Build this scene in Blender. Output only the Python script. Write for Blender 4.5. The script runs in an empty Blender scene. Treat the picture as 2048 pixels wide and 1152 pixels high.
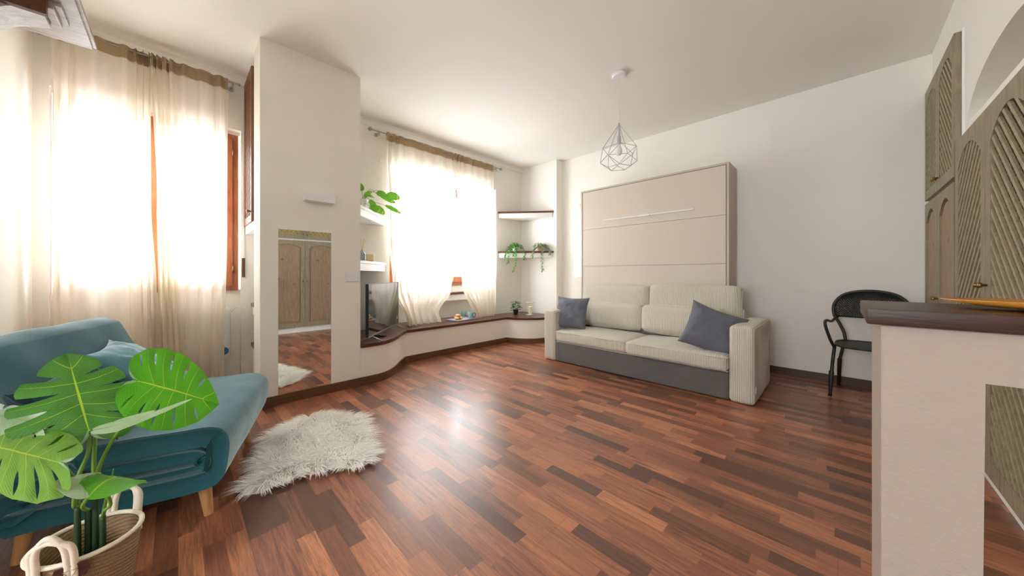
import bpy, bmesh, math, random
from mathutils import Vector, Matrix, noise
C = bpy.context
scene = C.scene
COL = scene.collection
PI = math.pi
# ------------------------------------------------------------------ camera, world, light, exposure
CU, HV, FP = 1024.0, 548.0, 662.0            # optical axis column, horizon row, focal length (px of 2048)
YAW = math.radians(44.74); CAMH = 1.05
cd = bpy.data.cameras.new('camera'); cam = bpy.data.objects.new('camera', cd); COL.objects.link(cam)
cd.sensor_fit = 'HORIZONTAL'; cd.sensor_width = 36.0; cd.lens = 36.0*FP/2048.0
cd.shift_y = -(576.0-HV)/2048.0; cd.clip_start = 0.02
cam.location = (0, 0, CAMH); cam.rotation_euler = (PI/2, 0, YAW)
scene.camera = cam
scene.view_settings.view_transform = 'Standard'; scene.view_settings.look = 'None'
scene.view_settings.gamma = 1.0; scene.view_settings.use_curve_mapping = False
scene.view_settings.exposure = 1.12
world = bpy.data.worlds.new('sky'); scene.world = world; world.use_nodes = True
bg = world.node_tree.nodes['Background']; bg.inputs[0].default_value = (0.87, 0.935, 1.0, 1); bg.inputs[1].default_value = 11.0
scene.cycles.diffuse_bounces = 8; scene.cycles.max_bounces = 14; scene.cycles.transparent_max_bounces = 24
scene.cycles.transmission_bounces = 10; scene.cycles.sample_clamp_indirect = 12
def portal(name, loc, sx, sy):                 # daylight sampling portals in the two window openings
    l = bpy.data.lights.new(name, 'AREA'); l.shape = 'RECTANGLE'; l.size = sx; l.size_y = sy; l.cycles.is_portal = True
    o = bpy.data.objects.new(name, l); COL.objects.link(o); o.location = loc; o.rotation_euler = (0, -PI/2, 0); return o
portal('window_portal', (-4.14, -0.12, 1.63), 1.45, 1.02)
portal('window_portal', (-4.30, 2.82, 1.60), 1.45, 1.66)
kp = portal('added_window_portal', (-.6, -2.96, 1.55), 1.2, 1.1); kp.rotation_euler = (PI/2, 0, 0)   # added unseen window behind the camera, brightens the back of the room

# ------------------------------------------------------------------ materials
def lin(c):
    return tuple(((x/255.0)/12.92 if x/255.0 <= .04045 else (((x/255.0)+.055)/1.055)**2.4) for x in c)+(1,)
class NT:
    def __init__(s, name):
        s.m = bpy.data.materials.new(name); s.m.use_nodes = True; s.t = s.m.node_tree
        s.b = s.t.nodes['Principled BSDF']; s.out = s.t.nodes['Material Output']
    def n(s, typ, **kw):
        nd = s.t.nodes.new(typ)
        for k, v in kw.items(): setattr(nd, k, v)
        return nd
    def set(s, inp, v):
        if hasattr(v, 'is_output'): s.t.links.new(v, inp)
        else: inp.default_value = v
    def math(s, op, a, b=None, c=None):
        nd = s.n('ShaderNodeMath', operation=op); s.set(nd.inputs[0], a)
        if b is not None: s.set(nd.inputs[1], b)
        if c is not None: s.set(nd.inputs[2], c)
        return nd.outputs[0]
    def coord(s, kind='Object'):
        return s.n('ShaderNodeTexCoord').outputs[kind]
    def sep(s, v):
        nd = s.n('ShaderNodeSeparateXYZ'); s.set(nd.inputs[0], v); return nd.outputs
    def comb(s, x, y, z):
        nd = s.n('ShaderNodeCombineXYZ'); s.set(nd.inputs[0], x); s.set(nd.inputs[1], y); s.set(nd.inputs[2], z); return nd.outputs[0]
    def noise(s, vec, scale, detail=3, rough=.5, dist=0):
        nd = s.n('ShaderNodeTexNoise'); s.set(nd.inputs['Vector'], vec); nd.inputs['Scale'].default_value = scale
        nd.inputs['Detail'].default_value = detail; nd.inputs['Roughness'].default_value = rough; nd.inputs['Distortion'].default_value = dist
        return nd.outputs['Fac']
    def white(s, vec):
        nd = s.n('ShaderNodeTexWhiteNoise', noise_dimensions='3D'); s.set(nd.inputs['Vector'], vec); return nd.outputs['Value']
    def ramp(s, f, stops):
        nd = s.n('ShaderNodeValToRGB'); s.set(nd.inputs[0], f); e = nd.color_ramp.elements
        while len(e) < len(stops): e.new(0.5)
        for i, (p, c) in enumerate(stops): e[i].position = p; e[i].color = c
        return nd.outputs[0]
    def mix(s, f, a, b, mode='MIX'):
        nd = s.n('ShaderNodeMix', data_type='RGBA', blend_type=mode); s.set(nd.inputs[0], f); s.set(nd.inputs[6], a); s.set(nd.inputs[7], b)
        return nd.outputs[2]
    def bump(s, h, strength, dist=.01):
        nd = s.n('ShaderNodeBump'); s.set(nd.inputs['Height'], h); nd.inputs['Strength'].default_value = strength; nd.inputs['Distance'].default_value = dist
        s.t.links.new(nd.outputs[0], s.b.inputs['Normal']); return nd.outputs[0]
    def base(s, c): s.set(s.b.inputs['Base Color'], c)
    def p(s, **kw):
        for k, v in kw.items(): s.set(s.b.inputs[k.replace('_', ' ')], v)
        return s
def solid(name, rgb, rough=.5, metal=0, var=.06, scale=30, bump=0, spec=.5):
    k = NT(name); c = lin(rgb); n = k.noise(k.coord(), scale, 3)
    k.base(k.mix(n, tuple(x*(1-var) for x in c[:3])+(1,), tuple(min(1, x*(1+var)) for x in c[:3])+(1,)))
    k.p(Roughness=rough, Metallic=metal); k.b.inputs['Specular IOR Level'].default_value = spec
    if bump: k.bump(n, bump, .004)
    return k.m
def plaster(name, rgb, bump=.08, scale=40):
    k = NT(name); n = k.noise(k.coord(), scale, 6, .6); n2 = k.noise(k.coord(), 1.3, 2)
    c = lin(rgb); k.base(k.mix(n2, tuple(x*.97 for x in c[:3])+(1,), c)); k.p(Roughness=.9); k.b.inputs['Specular IOR Level'].default_value = .25
    k.bump(n, bump, .01); return k.m
M = {}
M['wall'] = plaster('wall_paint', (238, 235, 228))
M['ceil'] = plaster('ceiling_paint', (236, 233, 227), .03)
M['barwall'] = plaster('rough_bar_plaster', (163, 150, 139), .55, 26)  # white plaster darkened: the shade on the bar front is in this colour
M['white'] = solid('white_paint', (236, 235, 231), .5, var=.02)
M['satin'] = solid('white_plastic', (232, 232, 234), .35, var=.02)
def floor_mat():
    k = NT('merbau_laminate'); x, y, z = k.sep(k.coord())
    row = k.math('FLOOR', k.math('DIVIDE', y, .066))
    rr = k.white(k.comb(row, 3.1, 0)); plank = k.math('FLOOR', k.math('DIVIDE', row, 3.0)); pr_ = k.white(k.comb(plank, 7.7, 2))
    xs = k.math('ADD', x, k.math('MULTIPLY', rr, 7.0))
    leng = k.math('ADD', .30, k.math('MULTIPLY', k.white(k.comb(row, 9.4, 1)), .16))
    piece = k.math('FLOOR', k.math('DIVIDE', xs, leng))
    r1 = k.white(k.comb(row, piece, 0)); r2 = k.white(k.comb(piece, row, 5))
    gv = k.comb(k.math('ADD', k.math('MULTIPLY', x, 2.2), k.math('MULTIPLY', r1, 40)), k.math('MULTIPLY', y, 30), r2)
    g = k.noise(gv, 2.2, 5, .62, .6); g2 = k.noise(k.comb(k.math('MULTIPLY', x, 14), k.math('MULTIPLY', y, 190), r1), 1.5, 3, .6)
    base = k.ramp(r1, [(0, lin((92, 62, 50))), (.18, lin((124, 80, 60))), (.45, lin((156, 98, 70))), (.8, lin((182, 116, 80))), (1, lin((200, 134, 96)))])
    streak = k.ramp(g, [(.38, (0, 0, 0, 1)), (.66, (1, 1, 1, 1))])
    c = k.mix(k.math('MULTIPLY', streak, k.math('ADD', .25, k.math('MULTIPLY', r2, .6))), base, lin((80, 48, 40)))
    c = k.mix(k.math('MULTIPLY', k.ramp(g2, [(.45, (0, 0, 0, 1)), (.75, (1, 1, 1, 1))]), .35), c, lin((88, 46, 34)))
    fy = k.math('FRACT', k.math('DIVIDE', y, .198)); line = k.math('LESS_THAN', k.math('MINIMUM', fy, k.math('SUBTRACT', 1, fy)), .005)
    fx = k.math('FRACT', k.math('DIVIDE', k.math('ADD', x, k.math('MULTIPLY', pr_, 5)), 1.29)); lx = k.math('LESS_THAN', fx, .0014)
    seam = k.math('MAXIMUM', line, lx); c = k.mix(k.math('MULTIPLY', seam, .45), c, lin((60, 34, 28)))
    k.base(c)
    sm = k.noise(k.coord(), 1.7, 4, .6)
    k.p(Roughness=k.math('ADD', .27, k.math('MULTIPLY', sm, .16)))
    k.b.inputs['Specular IOR Level'].default_value = .55
    k.b.inputs['Coat Weight'].default_value = .12; k.b.inputs['Coat Roughness'].default_value = .15
    k.bump(k.math('SUBTRACT', k.math('MULTIPLY', g2, .25), seam), .12, .002); return k.m
M['floor'] = floor_mat()
def wood(name, ca, cb, rough=.5, axis=2, scale=1.0, knots=False, spec=.4):
    k = NT(name); v = k.sep(k.coord()); m = [9, 9, 9]; m[axis] = .9
    w = k.comb(*[k.math('MULTIPLY', v[i], m[i]*3*scale) for i in range(3)])
    g = k.noise(w, 2.2, 5, .6, .8); f = k.noise(k.comb(*[k.math('MULTIPLY', v[i], m[i]*18*scale) for i in range(3)]), 2, 2, .5)
    c = k.mix(k.ramp(g, [(.3, (0, 0, 0, 1)), (.7, (1, 1, 1, 1))]), lin(ca), lin(cb)); c = k.mix(k.math('MULTIPLY', f, .35), c, tuple(x*.6 for x in lin(ca)[:3])+(1,))
    if knots:
        vo = k.n('ShaderNodeTexVoronoi'); k.set(vo.inputs['Vector'], k.coord()); vo.inputs['Scale'].default_value = 3.4
        c = k.mix(k.ramp(vo.outputs['Distance'], [(0, (1, 1, 1, 1)), (.05, (.6, .6, .6, 1)), (.09, (0, 0, 0, 1))]), c, lin((84, 68, 58)))
    k.base(c); k.p(Roughness=rough); k.b.inputs['Specular IOR Level'].default_value = spec
    k.bump(f, .15, .002); return k.m
M['darkwood_x'] = wood('dark_varnished_wood_across', (46, 25, 15), (72, 42, 25), .36, 0, spec=.22)
M['darkwood_y'] = wood('dark_varnished_wood', (74, 42, 32), (104, 64, 48), .3, 1)
M['skirt_x'] = wood('brown_skirting_across', (70, 44, 30), (98, 66, 46), .45, 0)
M['skirt_y'] = wood('brown_skirting', (84, 56, 38), (116, 82, 58), .45, 1)
M['frame'] = wood('window_frame_wood', (150, 84, 50), (186, 114, 76), .4, 2)
M['greywood'] = wood('washed_grey_brown_wood', (128, 117, 97), (168, 155, 131), .55, 2)
M['greypanel'] = wood('knotty_washed_pine', (134, 112, 90), (172, 148, 122), .55, 2, 1, True)
M['slat'] = wood('lattice_slat_wood', (146, 136, 110), (182, 170, 142), .6, 2)
M['brownlattice'] = wood('brown_lattice_wood', (104, 70, 50), (140, 98, 72), .55, 2)
M['silverwood'] = wood('distressed_silvered_wood', (158, 146, 136), (206, 197, 190), .38, 1, .8)
M['brownwood'] = wood('plain_brown_wood', (84, 50, 32), (112, 70, 46), .5, 0)
M['legwood'] = wood('light_beech', (196, 146, 96), (222, 176, 124), .4, 2)
M['amber'] = wood('polished_amber_wood', (176, 112, 40), (214, 150, 62), .16, 0, .6, spec=.7)
M['chrome'] = solid('brushed_steel', (170, 168, 164), .28, 1)
M['brass'] = solid('aged_brass', (150, 122, 74), .35, 1)
M['black'] = solid('black_plastic', (22, 22, 24), .4)
M['blackmetal'] = solid('black_powder_coat', (34, 38, 36), .45, var=.1)
M['wire'] = solid('grey_wire_paint', (176, 174, 178), .4)
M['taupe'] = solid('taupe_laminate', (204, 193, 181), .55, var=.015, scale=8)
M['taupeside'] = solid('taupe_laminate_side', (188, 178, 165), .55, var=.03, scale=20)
M['yellow'] = solid('yellow_backing_cloth', (206, 176, 50), .8, var=.3, scale=60)
M['darkback'] = solid('shadowy_cabinet_inside', (44, 40, 34), .9)
M['ceramic'] = solid('white_ceramic', (236, 234, 230), .25, var=.03)
M['tealceramic'] = solid('glazed_turquoise_ceramic', (128, 180, 184), .25, var=.25, scale=40)
M['pastry'] = solid('golden_pastry', (216, 172, 116), .8, var=.3, scale=60, bump=.3)
M['wax'] = solid('ivory_wax', (240, 230, 200), .5, var=.02)
M['soil'] = solid('dark_soil', (30, 26, 22), .95, var=.4, scale=90, bump=.5)
M['terracotta'] = solid('tan_planter', (186, 138, 96), .7)
M['leather'] = solid('brown_leather', (70, 34, 26), .5, bump=.2)
M['cord'] = solid('cream_cotton_rope', (232, 220, 200), .85, bump=.4, scale=120)
M['stem'] = solid('green_stem', (108, 150, 50), .5, var=.2, scale=20)
M['cane'] = solid('dark_green_cane', (40, 66, 34), .55, var=.4, scale=30, bump=.3)
M['blueglass'] = solid('blue_grey_ceramic', (132, 152, 172), .3)
M['bluesticker'] = solid('blue_sticker', (54, 112, 164), .5)
M['greytext'] = solid('grey_print', (110, 112, 116), .6)
def corduroy():
    k = NT('ivory_corduroy'); x, y, z = k.sep(k.coord()); s = k.math('SINE', k.math('MULTIPLY', x, 2*PI/.0125))
    s = k.math('ADD', k.math('MULTIPLY', s, .5), .5); n = k.noise(k.coord(), 18, 4)
    c = k.mix(s, lin((178, 170, 154)), lin((228, 221, 208))); k.base(k.mix(k.math('MULTIPLY', n, .25), c, lin((194, 184, 166))))
    k.p(Roughness=.95); k.b.inputs['Sheen Weight'].default_value = .25; k.bump(s, .7, .004); return k.m
M['cord_fab'] = corduroy()
def fabric(name, rgb, var=.1, sheen=.3, wr=.25, scale=14, tint=(1, 1, 1)):
    k = NT(name); n = k.noise(k.coord(), scale, 4, .6); f = k.noise(k.coord(), 400, 2)
    c = lin(rgb); k.base(k.mix(n, tuple(a*(1-var) for a in c[:3])+(1,), tuple(min(1, a*(1+var)) for a in c[:3])+(1,)))
    k.p(Roughness=.9); k.b.inputs['Sheen Weight'].default_value = sheen; k.b.inputs['Sheen Tint'].default_value = tint+(1,); k.b.inputs['Sheen Roughness'].default_value = .35
    k.bump(k.math('ADD', k.math('MULTIPLY', n, 1.0), k.math('MULTIPLY', f, .05)), wr, .02); return k.m
M['teal'] = fabric('teal_velvet', (34, 90, 102), .16, 1.0, .12, 5, (.75, .95, 1))
M['teal_light'] = fabric('pale_teal_velvet', (86, 140, 154), .14, 1.0, .2, 9, (.8, .95, 1))
M['teal_dark'] = fabric('dark_teal_velvet', (22, 62, 74), .2, .6, .2, 8, (.6, .85, .9))
M['slate'] = fabric('slate_blue_linen', (104, 108, 118), .1, .2, .5, 11)
M['greybase'] = fabric('charcoal_faux_suede', (98, 96, 95), .12, .2, .1, 12)
def curtain_mat(name, tr, col):
    k = NT(name); c = lin(col); v = k.sep(k.coord())
    n = k.noise(k.comb(k.math('MULTIPLY', v[0], 300), k.math('MULTIPLY', v[1], 300), k.math('MULTIPLY', v[2], 40)), 1, 2)
    dif = k.n('ShaderNodeBsdfDiffuse'); tl = k.n('ShaderNodeBsdfTranslucent'); tp = k.n('ShaderNodeBsdfTransparent')
    cc = k.mix(n, c, tuple(x*.9 for x in c[:3])+(1,)); k.set(dif.inputs[0], cc); k.set(tl.inputs[0], cc)
    m1 = k.n('ShaderNodeMixShader'); m1.inputs[0].default_value = .5; k.t.links.new(dif.outputs[0], m1.inputs[1]); k.t.links.new(tl.outputs[0], m1.inputs[2])
    m2 = k.n('ShaderNodeMixShader'); k.set(m2.inputs[0], tr); k.t.links.new(m1.outputs[0], m2.inputs[1]); k.t.links.new(tp.outputs[0], m2.inputs[2])
    k.t.links.new(m2.outputs[0], k.out.inputs[0]); return k.m
M['sheer'] = curtain_mat('sheer_voile', .25, (252, 246, 233))
M['sheerhead'] = curtain_mat('voile_header', .05, (204, 184, 150))
def glass(name, refl=.08, rough=0):
    k = NT(name); tp = k.n('ShaderNodeBsdfTransparent'); gl = k.n('ShaderNodeBsdfGlossy'); gl.inputs['Roughness'].default_value = rough
    fr = k.n('ShaderNodeLayerWeight'); m = k.n('ShaderNodeMixShader')
    k.set(m.inputs[0], k.math('ADD', .03, k.math('MULTIPLY', k.math('POWER', fr.outputs['Facing'], 4.0), .45))); k.t.links.new(tp.outputs[0], m.inputs[1]); k.t.links.new(gl.outputs[0], m.inputs[2])
    k.t.links.new(m.outputs[0], k.out.inputs[0]); return k.m
M['glass'] = glass('clear_glass')
def mirror_mat():
    k = NT('mirror_silver'); n = k.noise(k.coord(), 3, 1); k.base(k.mix(n, (.84, .86, .85, 1), (.88, .89, .88, 1))); k.p(Metallic=1.0, Roughness=.008); return k.m
M['mirror'] = mirror_mat()
def screen_mat():
    k = NT('black_tv_screen'); n = k.noise(k.coord(), 3, 1); k.base(k.mix(n, (.01, .01, .012, 1), (.014, .014, .016, 1)))
    k.p(Roughness=.06); k.b.inputs['Specular IOR Level'].default_value = 1.0; k.b.inputs['IOR'].default_value = 1.9; return k.m
M['screen'] = screen_mat()
def jute():
    k = NT('woven_jute'); x, y, z = k.sep(k.coord()); ang = k.math('MULTIPLY', k.math('ARCTAN2', y, x), 14)
    w = k.math('SINE', k.math('ADD', k.math('MULTIPLY', z, 2*PI/.011), k.math('MULTIPLY', ang, 1.0)))
    n = k.noise(k.comb(k.math('MULTIPLY', ang, 2.6), k.math('MULTIPLY', z, 160), 0), 1, 3, .6)
    c = k.mix(n, lin((120, 86, 52)), lin((206, 172, 128))); k.base(k.mix(k.math('MULTIPLY', k.math('ADD', w, 1), .18), c, lin((96, 68, 44))))
    k.p(Roughness=.85); k.bump(k.math('ADD', k.math('MULTIPLY', w, .4), n), .8, .006); return k.m
M['jute'] = jute()
def leaf_mat(name, ca, cb, vein, back=None, trans=.35):
    k = NT(name); u = k.sep(k.coord('UV')); ax = k.math('ABSOLUTE', k.math('SUBTRACT', u[0], .5)); v = u[1]
    midrib = k.math('LESS_THAN', v, .02); sv = k.math('LESS_THAN', ax, k.math('MULTIPLY', .024, k.math('SUBTRACT', 1.15, v)))
    tert = k.math('SINE', k.math('ADD', k.math('MULTIPLY', v, 70), k.math('MULTIPLY', ax, -40)))
    n = k.noise(k.coord(), 16, 3); c = k.mix(n, lin(ca), lin(cb)); c = k.mix(k.math('MULTIPLY', k.math('MAXIMUM', tert, 0), .08), c, lin(vein))
    c = k.mix(k.math('MULTIPLY', k.math('MAXIMUM', midrib, k.math('MULTIPLY', sv, .8)), .9), c, lin(vein))
    if back:
        g = k.n('ShaderNodeNewGeometry'); c = k.mix(g.outputs['Backfacing'], c, lin(back))
    k.base(c); k.p(Roughness=.36); k.bump(k.math('ADD', k.math('MULTIPLY', tert, .15), k.math('MAXIMUM', midrib, sv)), .3, .003)
    tl = k.n('ShaderNodeBsdfTranslucent'); k.set(tl.inputs[0], c); m = k.n('ShaderNodeMixShader'); m.inputs[0].default_value = trans
    k.t.links.new(k.b.outputs[0], m.inputs[1]); k.t.links.new(tl.outputs[0], m.inputs[2]); k.t.links.new(m.outputs[0], k.out.inputs[0]); return k.m
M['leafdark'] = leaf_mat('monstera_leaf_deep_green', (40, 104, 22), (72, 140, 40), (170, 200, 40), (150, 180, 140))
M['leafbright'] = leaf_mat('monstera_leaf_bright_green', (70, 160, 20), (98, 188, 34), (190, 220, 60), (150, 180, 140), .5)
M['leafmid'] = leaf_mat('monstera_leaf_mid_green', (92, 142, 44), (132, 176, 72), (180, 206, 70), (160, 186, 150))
M['leafpale'] = leaf_mat('monstera_leaf_pale_underside', (140, 174, 124), (186, 206, 170), (130, 180, 60), (96, 160, 40))
M['ivy'] = leaf_mat('small_green_leaf', (46, 132, 44), (96, 176, 66), (150, 200, 110), None, .3)
M['ivyvar'] = leaf_mat('variegated_leaf', (96, 138, 84), (206, 214, 176), (120, 160, 100), None, .3)
M['darkleaf'] = leaf_mat('dark_glossy_leaf', (24, 84, 46), (52, 120, 66), (90, 150, 90), None, .15)
M['roundleaf'] = leaf_mat('round_green_leaf', (58, 138, 30), (120, 180, 48), (170, 200, 90), None, .4)
M['fur'] = None
def fur_mat():
    k = NT('ivory_fur'); u = k.sep(k.coord('UV')); c = k.mix(k.ramp(u[1], [(0, (0, 0, 0, 1)), (.6, (1, 1, 1, 1))]), lin((240, 235, 226)), lin((253, 252, 249)))
    k.base(k.mix(k.math('MULTIPLY', u[0], .4), c, lin((238, 230, 215)))); k.p(Roughness=.7); k.b.inputs['Sheen Weight'].default_value = .3
    return k.m
M['fur'] = fur_mat()

# ------------------------------------------------------------------ geometry helpers
KEEP = ('foliage', 'leaf')                     # open blades keep the winding they were built with
def finish(name, bm, mat, parent=None, smooth=False, loc=None, auto=None):
    me = bpy.data.meshes.new(name)
    if name not in KEEP: bmesh.ops.recalc_face_normals(bm, faces=bm.faces)
    bm.to_mesh(me); bm.free(); o = bpy.data.objects.new(name, me); COL.objects.link(o)
    for m in (mat if isinstance(mat, (list, tuple)) else [mat]): me.materials.append(m)
    if smooth:
        for p in me.polygons: p.use_smooth = True
        if auto is not None:
            for e in me.edges: pass
            try: me.set_sharp_from_angle(angle=auto)
            except Exception: pass
    if parent is not None: o.parent = parent
    if loc: o.location = loc
    return o
def thing(name, label, cat, loc=(0, 0, 0), rot=(0, 0, 0), group=None):
    o = bpy.data.objects.new(name, None); COL.objects.link(o); o.location = loc; o.rotation_euler = rot; o.empty_display_size = .05
    return tag(o, label, cat, group)
def tag(o, label, cat, group=None):
    o['label'] = label; o['category'] = cat
    if group: o['group'] = group
    return o
def struct(o): o['kind'] = 'structure'; return o
def box(bm, x0, x1, y0, y1, z0, z1, bev=0):
    vs = [bm.verts.new((x, y, z)) for x in (x0, x1) for y in (y0, y1) for z in (z0, z1)]
    fs = [bm.faces.new([vs[i] for i in q]) for q in ((0, 1, 3, 2), (4, 6, 7, 5), (0, 4, 5, 1), (2, 3, 7, 6), (0, 2, 6, 4), (1, 5, 7, 3))]
    if bev:
        es = list({e for f in fs for e in f.edges}); bmesh.ops.bevel(bm, geom=es, offset=bev, segments=2, affect='EDGES', profile=.7)
def boxo(name, dims, mat, parent=None, bev=.002, smooth=False):
    bm = bmesh.new(); box(bm, *dims, bev=bev); return finish(name, bm, mat, parent, smooth)
def prism(bm, pts, lo, hi, axis='z', bev=0):
    def P(a, b, c): return {'z': (a, b, c), 'y': (a, c, b), 'x': (c, a, b)}[axis]
    A = [bm.verts.new(P(p[0], p[1], lo)) for p in pts]; B = [bm.verts.new(P(p[0], p[1], hi)) for p in pts]; n = len(pts)
    fs = [bm.faces.new(A), bm.faces.new(B[::-1])]
    for i in range(n): fs.append(bm.faces.new((A[i], B[i], B[(i+1) % n], A[(i+1) % n])))
    if bev:
        es = list({e for f in fs[:2] for e in f.edges}); bmesh.ops.bevel(bm, geom=es, offset=bev, segments=3, affect='EDGES', profile=.5)
def tube(bm, pts, r, n=8, closed=False, cap=True):
    pts = [Vector(p) for p in pts]; rings = []; N = len(pts); up = None
    for i, p in enumerate(pts):
        if closed: t = pts[(i+1) % N]-pts[i-1]
        else: t = pts[min(i+1, N-1)]-pts[max(i-1, 0)]
        if t.length < 1e-9: t = Vector((0, 0, 1))
        t.normalize()
        if up is None: up = Vector((0, 0, 1)) if abs(t.z) < .9 else Vector((1, 0, 0))
        a = up-t*up.dot(t)
        if a.length < 1e-6: a = t.orthogonal()
        a.normalize(); b = t.cross(a); up = a
        rr = r[i] if isinstance(r, (list, tuple)) else r
        rings.append([bm.verts.new(p+a*rr*math.cos(2*PI*k/n)+b*rr*math.sin(2*PI*k/n)) for k in range(n)])
    for i in range(N if closed else N-1):
        A, B = rings[i], rings[(i+1) % N]
        for k in range(n): bm.faces.new((A[k], A[(k+1) % n], B[(k+1) % n], B[k]))
    if cap and not closed: bm.faces.new(rings[0][::-1]); bm.faces.new(rings[-1])
def lathe(bm, prof, n=28, c=(0, 0, 0)):
    rings = []
    for r, z in prof:
        rings.append([bm.verts.new((c[0]+r*math.cos(2*PI*k/n), c[1]+r*math.sin(2*PI*k/n), c[2]+z)) for k in range(n)] if r > 1e-6 else [bm.verts.new((c[0], c[1], c[2]+z))])
    for A, B in zip(rings, rings[1:]):
        for k in range(n):
            q = [A[k % len(A)], A[(k+1) % len(A)], B[(k+1) % len(B)], B[k % len(B)]]; u = []
            for v in q:
                if v not in u: u.append(v)
            if len(u) > 2: bm.faces.new(u)
def catmull(pts, n=8, closed=False):
    P = [Vector(p) for p in pts]; out = []; N = len(P); rng = range(N if closed else N-1)
    for i in rng:
        g = (lambda j: P[j % N]) if closed else (lambda j: P[max(0, min(N-1, j))])
        a, b, c, d = g(i-1), g(i), g(i+1), g(i+2)
        for k in range(n):
            t = k/n; out.append(.5*((2*b)+(c-a)*t+(2*a-5*b+4*c-d)*t*t+(3*b-a-3*c+d)*t**3))
    if not closed: out.append(P[-1])
    return out
def softbox(bm, c, s, r, puff=(0, 0, 0), seg=12, wr=0, seed=0, M4=None):
    """rounded cushion: half sizes s, corner radius r, puff = bulge along each axis"""
    hx, hy, hz = s; new = []
    tmp = bmesh.new(); bmesh.ops.create_cube(tmp, size=2); bmesh.ops.subdivide_edges(tmp, edges=tmp.edges[:], cuts=seg, use_grid_fill=True)
    mp = {}
    for v in tmp.verts:
        q = [v.co[i] for i in range(3)]
        # denser sampling at the borders
        q = [math.copysign(1-(1-abs(t))**1.35 if abs(t) < 1 else 1, t) for t in q]
        p = Vector((q[0]*hx, q[1]*hy, q[2]*hz))
        inn = Vector([max(-(s[i]-r), min(s[i]-r, p[i])) for i in range(3)]); d = p-inn
        if d.length > 1e-9: p = inn+d.normalized()*r
        for i in range(3):
            j, k = (i+1) % 3, (i+2) % 3
            p[i] += math.copysign(puff[i]*(1-q[j]**2)*(1-q[k]**2), p[i])*(abs(q[i]))
        if wr: p += Vector([wr*noise.noise(Vector((p.x*5+seed+i*7, p.y*5, p.z*5))) for i in range(3)])
        p += Vector(c)
        mp[v.index] = bm.verts.new(M4 @ p if M4 else p)
    for f in tmp.faces: bm.faces.new([mp[v.index] for v in f.verts])
    tmp.free()
def clip(poly, conv):
    out = poly; n = len(conv)
    for i in range(n):
        a, b = conv[i], conv[(i+1) % n]; inp = out; out = []
        def side(p): return (b[0]-a[0])*(p[1]-a[1])-(b[1]-a[1])*(p[0]-a[0])
        for j in range(len(inp)):
            p, q = inp[j], inp[(j+1) % len(inp)]; sp, sq = side(p), side(q)
            if sp >= 0: out.append(p)
            if (sp >= 0) != (sq >= 0):
                t = sp/(sp-sq); out.append((p[0]+(q[0]-p[0])*t, p[1]+(q[1]-p[1])*t))
        if len(out) < 3: return []
    return out
def text(name, s, size, mat, parent, mtx, ext=.0006):
    cu = bpy.data.curves.new(name, 'FONT'); cu.body = s; cu.size = size; cu.extrude = ext; cu.align_x = 'CENTER'; cu.align_y = 'CENTER'
    o = bpy.data.objects.new(name, cu); COL.objects.link(o); cu.materials.append(mat); o.parent = parent; o.matrix_local = mtx; return o

# ------------------------------------------------------------------ room shell
XW, XR, YB, YN, H = -4.02, .55, 4.46, -.72, 2.90
bm = bmesh.new(); box(bm, -4.45, 1.0, -3.1, 4.6, -.1, 0); struct(finish('floor', bm, M['floor']))
bm = bmesh.new(); box(bm, -4.45, 1.0, -3.1, 4.6, H, H+.1); struct(finish('ceiling', bm, M['ceil']))
# window wall with two recesses
bm = bmesh.new()
W1 = (-.65, .42, 2.40); W2 = (1.87, 3.68, 2.45)
box(bm, -4.35, XW, YN-.1, W1[0], 0, H); box(bm, -4.35, XW, W1[1], W2[0], 0, H); box(bm, -4.35, XW, W2[1], YB+.1, 0, H)
box(bm, -4.35, XW, W1[0], W1[1], W1[2], H); box(bm, -4.35, XW, W2[0], W2[1], W2[2], H)
box(bm, -4.35, -4.09, W1[0], W1[1], 0, .905); box(bm, -4.35, -4.09, W1[0], W1[1], 2.37, W1[2])
box(bm, -4.35, -4.26, W2[0], W2[1], 0, .89); box(bm, -4.35, -4.26, W2[0], W2[1], 2.36, W2[2])
struct(finish('wall_left', bm, M['wall']))
bm = bmesh.new(); box(bm, XW-.1, 1.0, YB, YB+.1, 0, H); box(bm, XW, -3.25, 4.30, YB, 0, H); struct(finish('wall_back', bm, M['wall']))
bm = bmesh.new(); box(bm, XW-.1, -1.6, YN-.1, YN, 0, H); box(bm, -2.0, -1.9, -3.0, YN-.1, 0, H); struct(finish('wall_near', bm, M['wall']))
# unseen kitchen behind the camera, its window opening added for fill daylight
bm = bmesh.new(); box(bm, -2.0, -1.2, -3.0, -2.9, 0, H); box(bm, 0, 1.0, -3.0, -2.9, 0, H); box(bm, -1.2, 0, -3.0, -2.9, 0, 1.0); box(bm, -1.2, 0, -3.0, -2.9, 2.1, H); box(bm, XR, 1.0, -2.9, YN-.1, 0, H)
struct(finish('wall_kitchen', bm, M['wall']))
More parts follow.
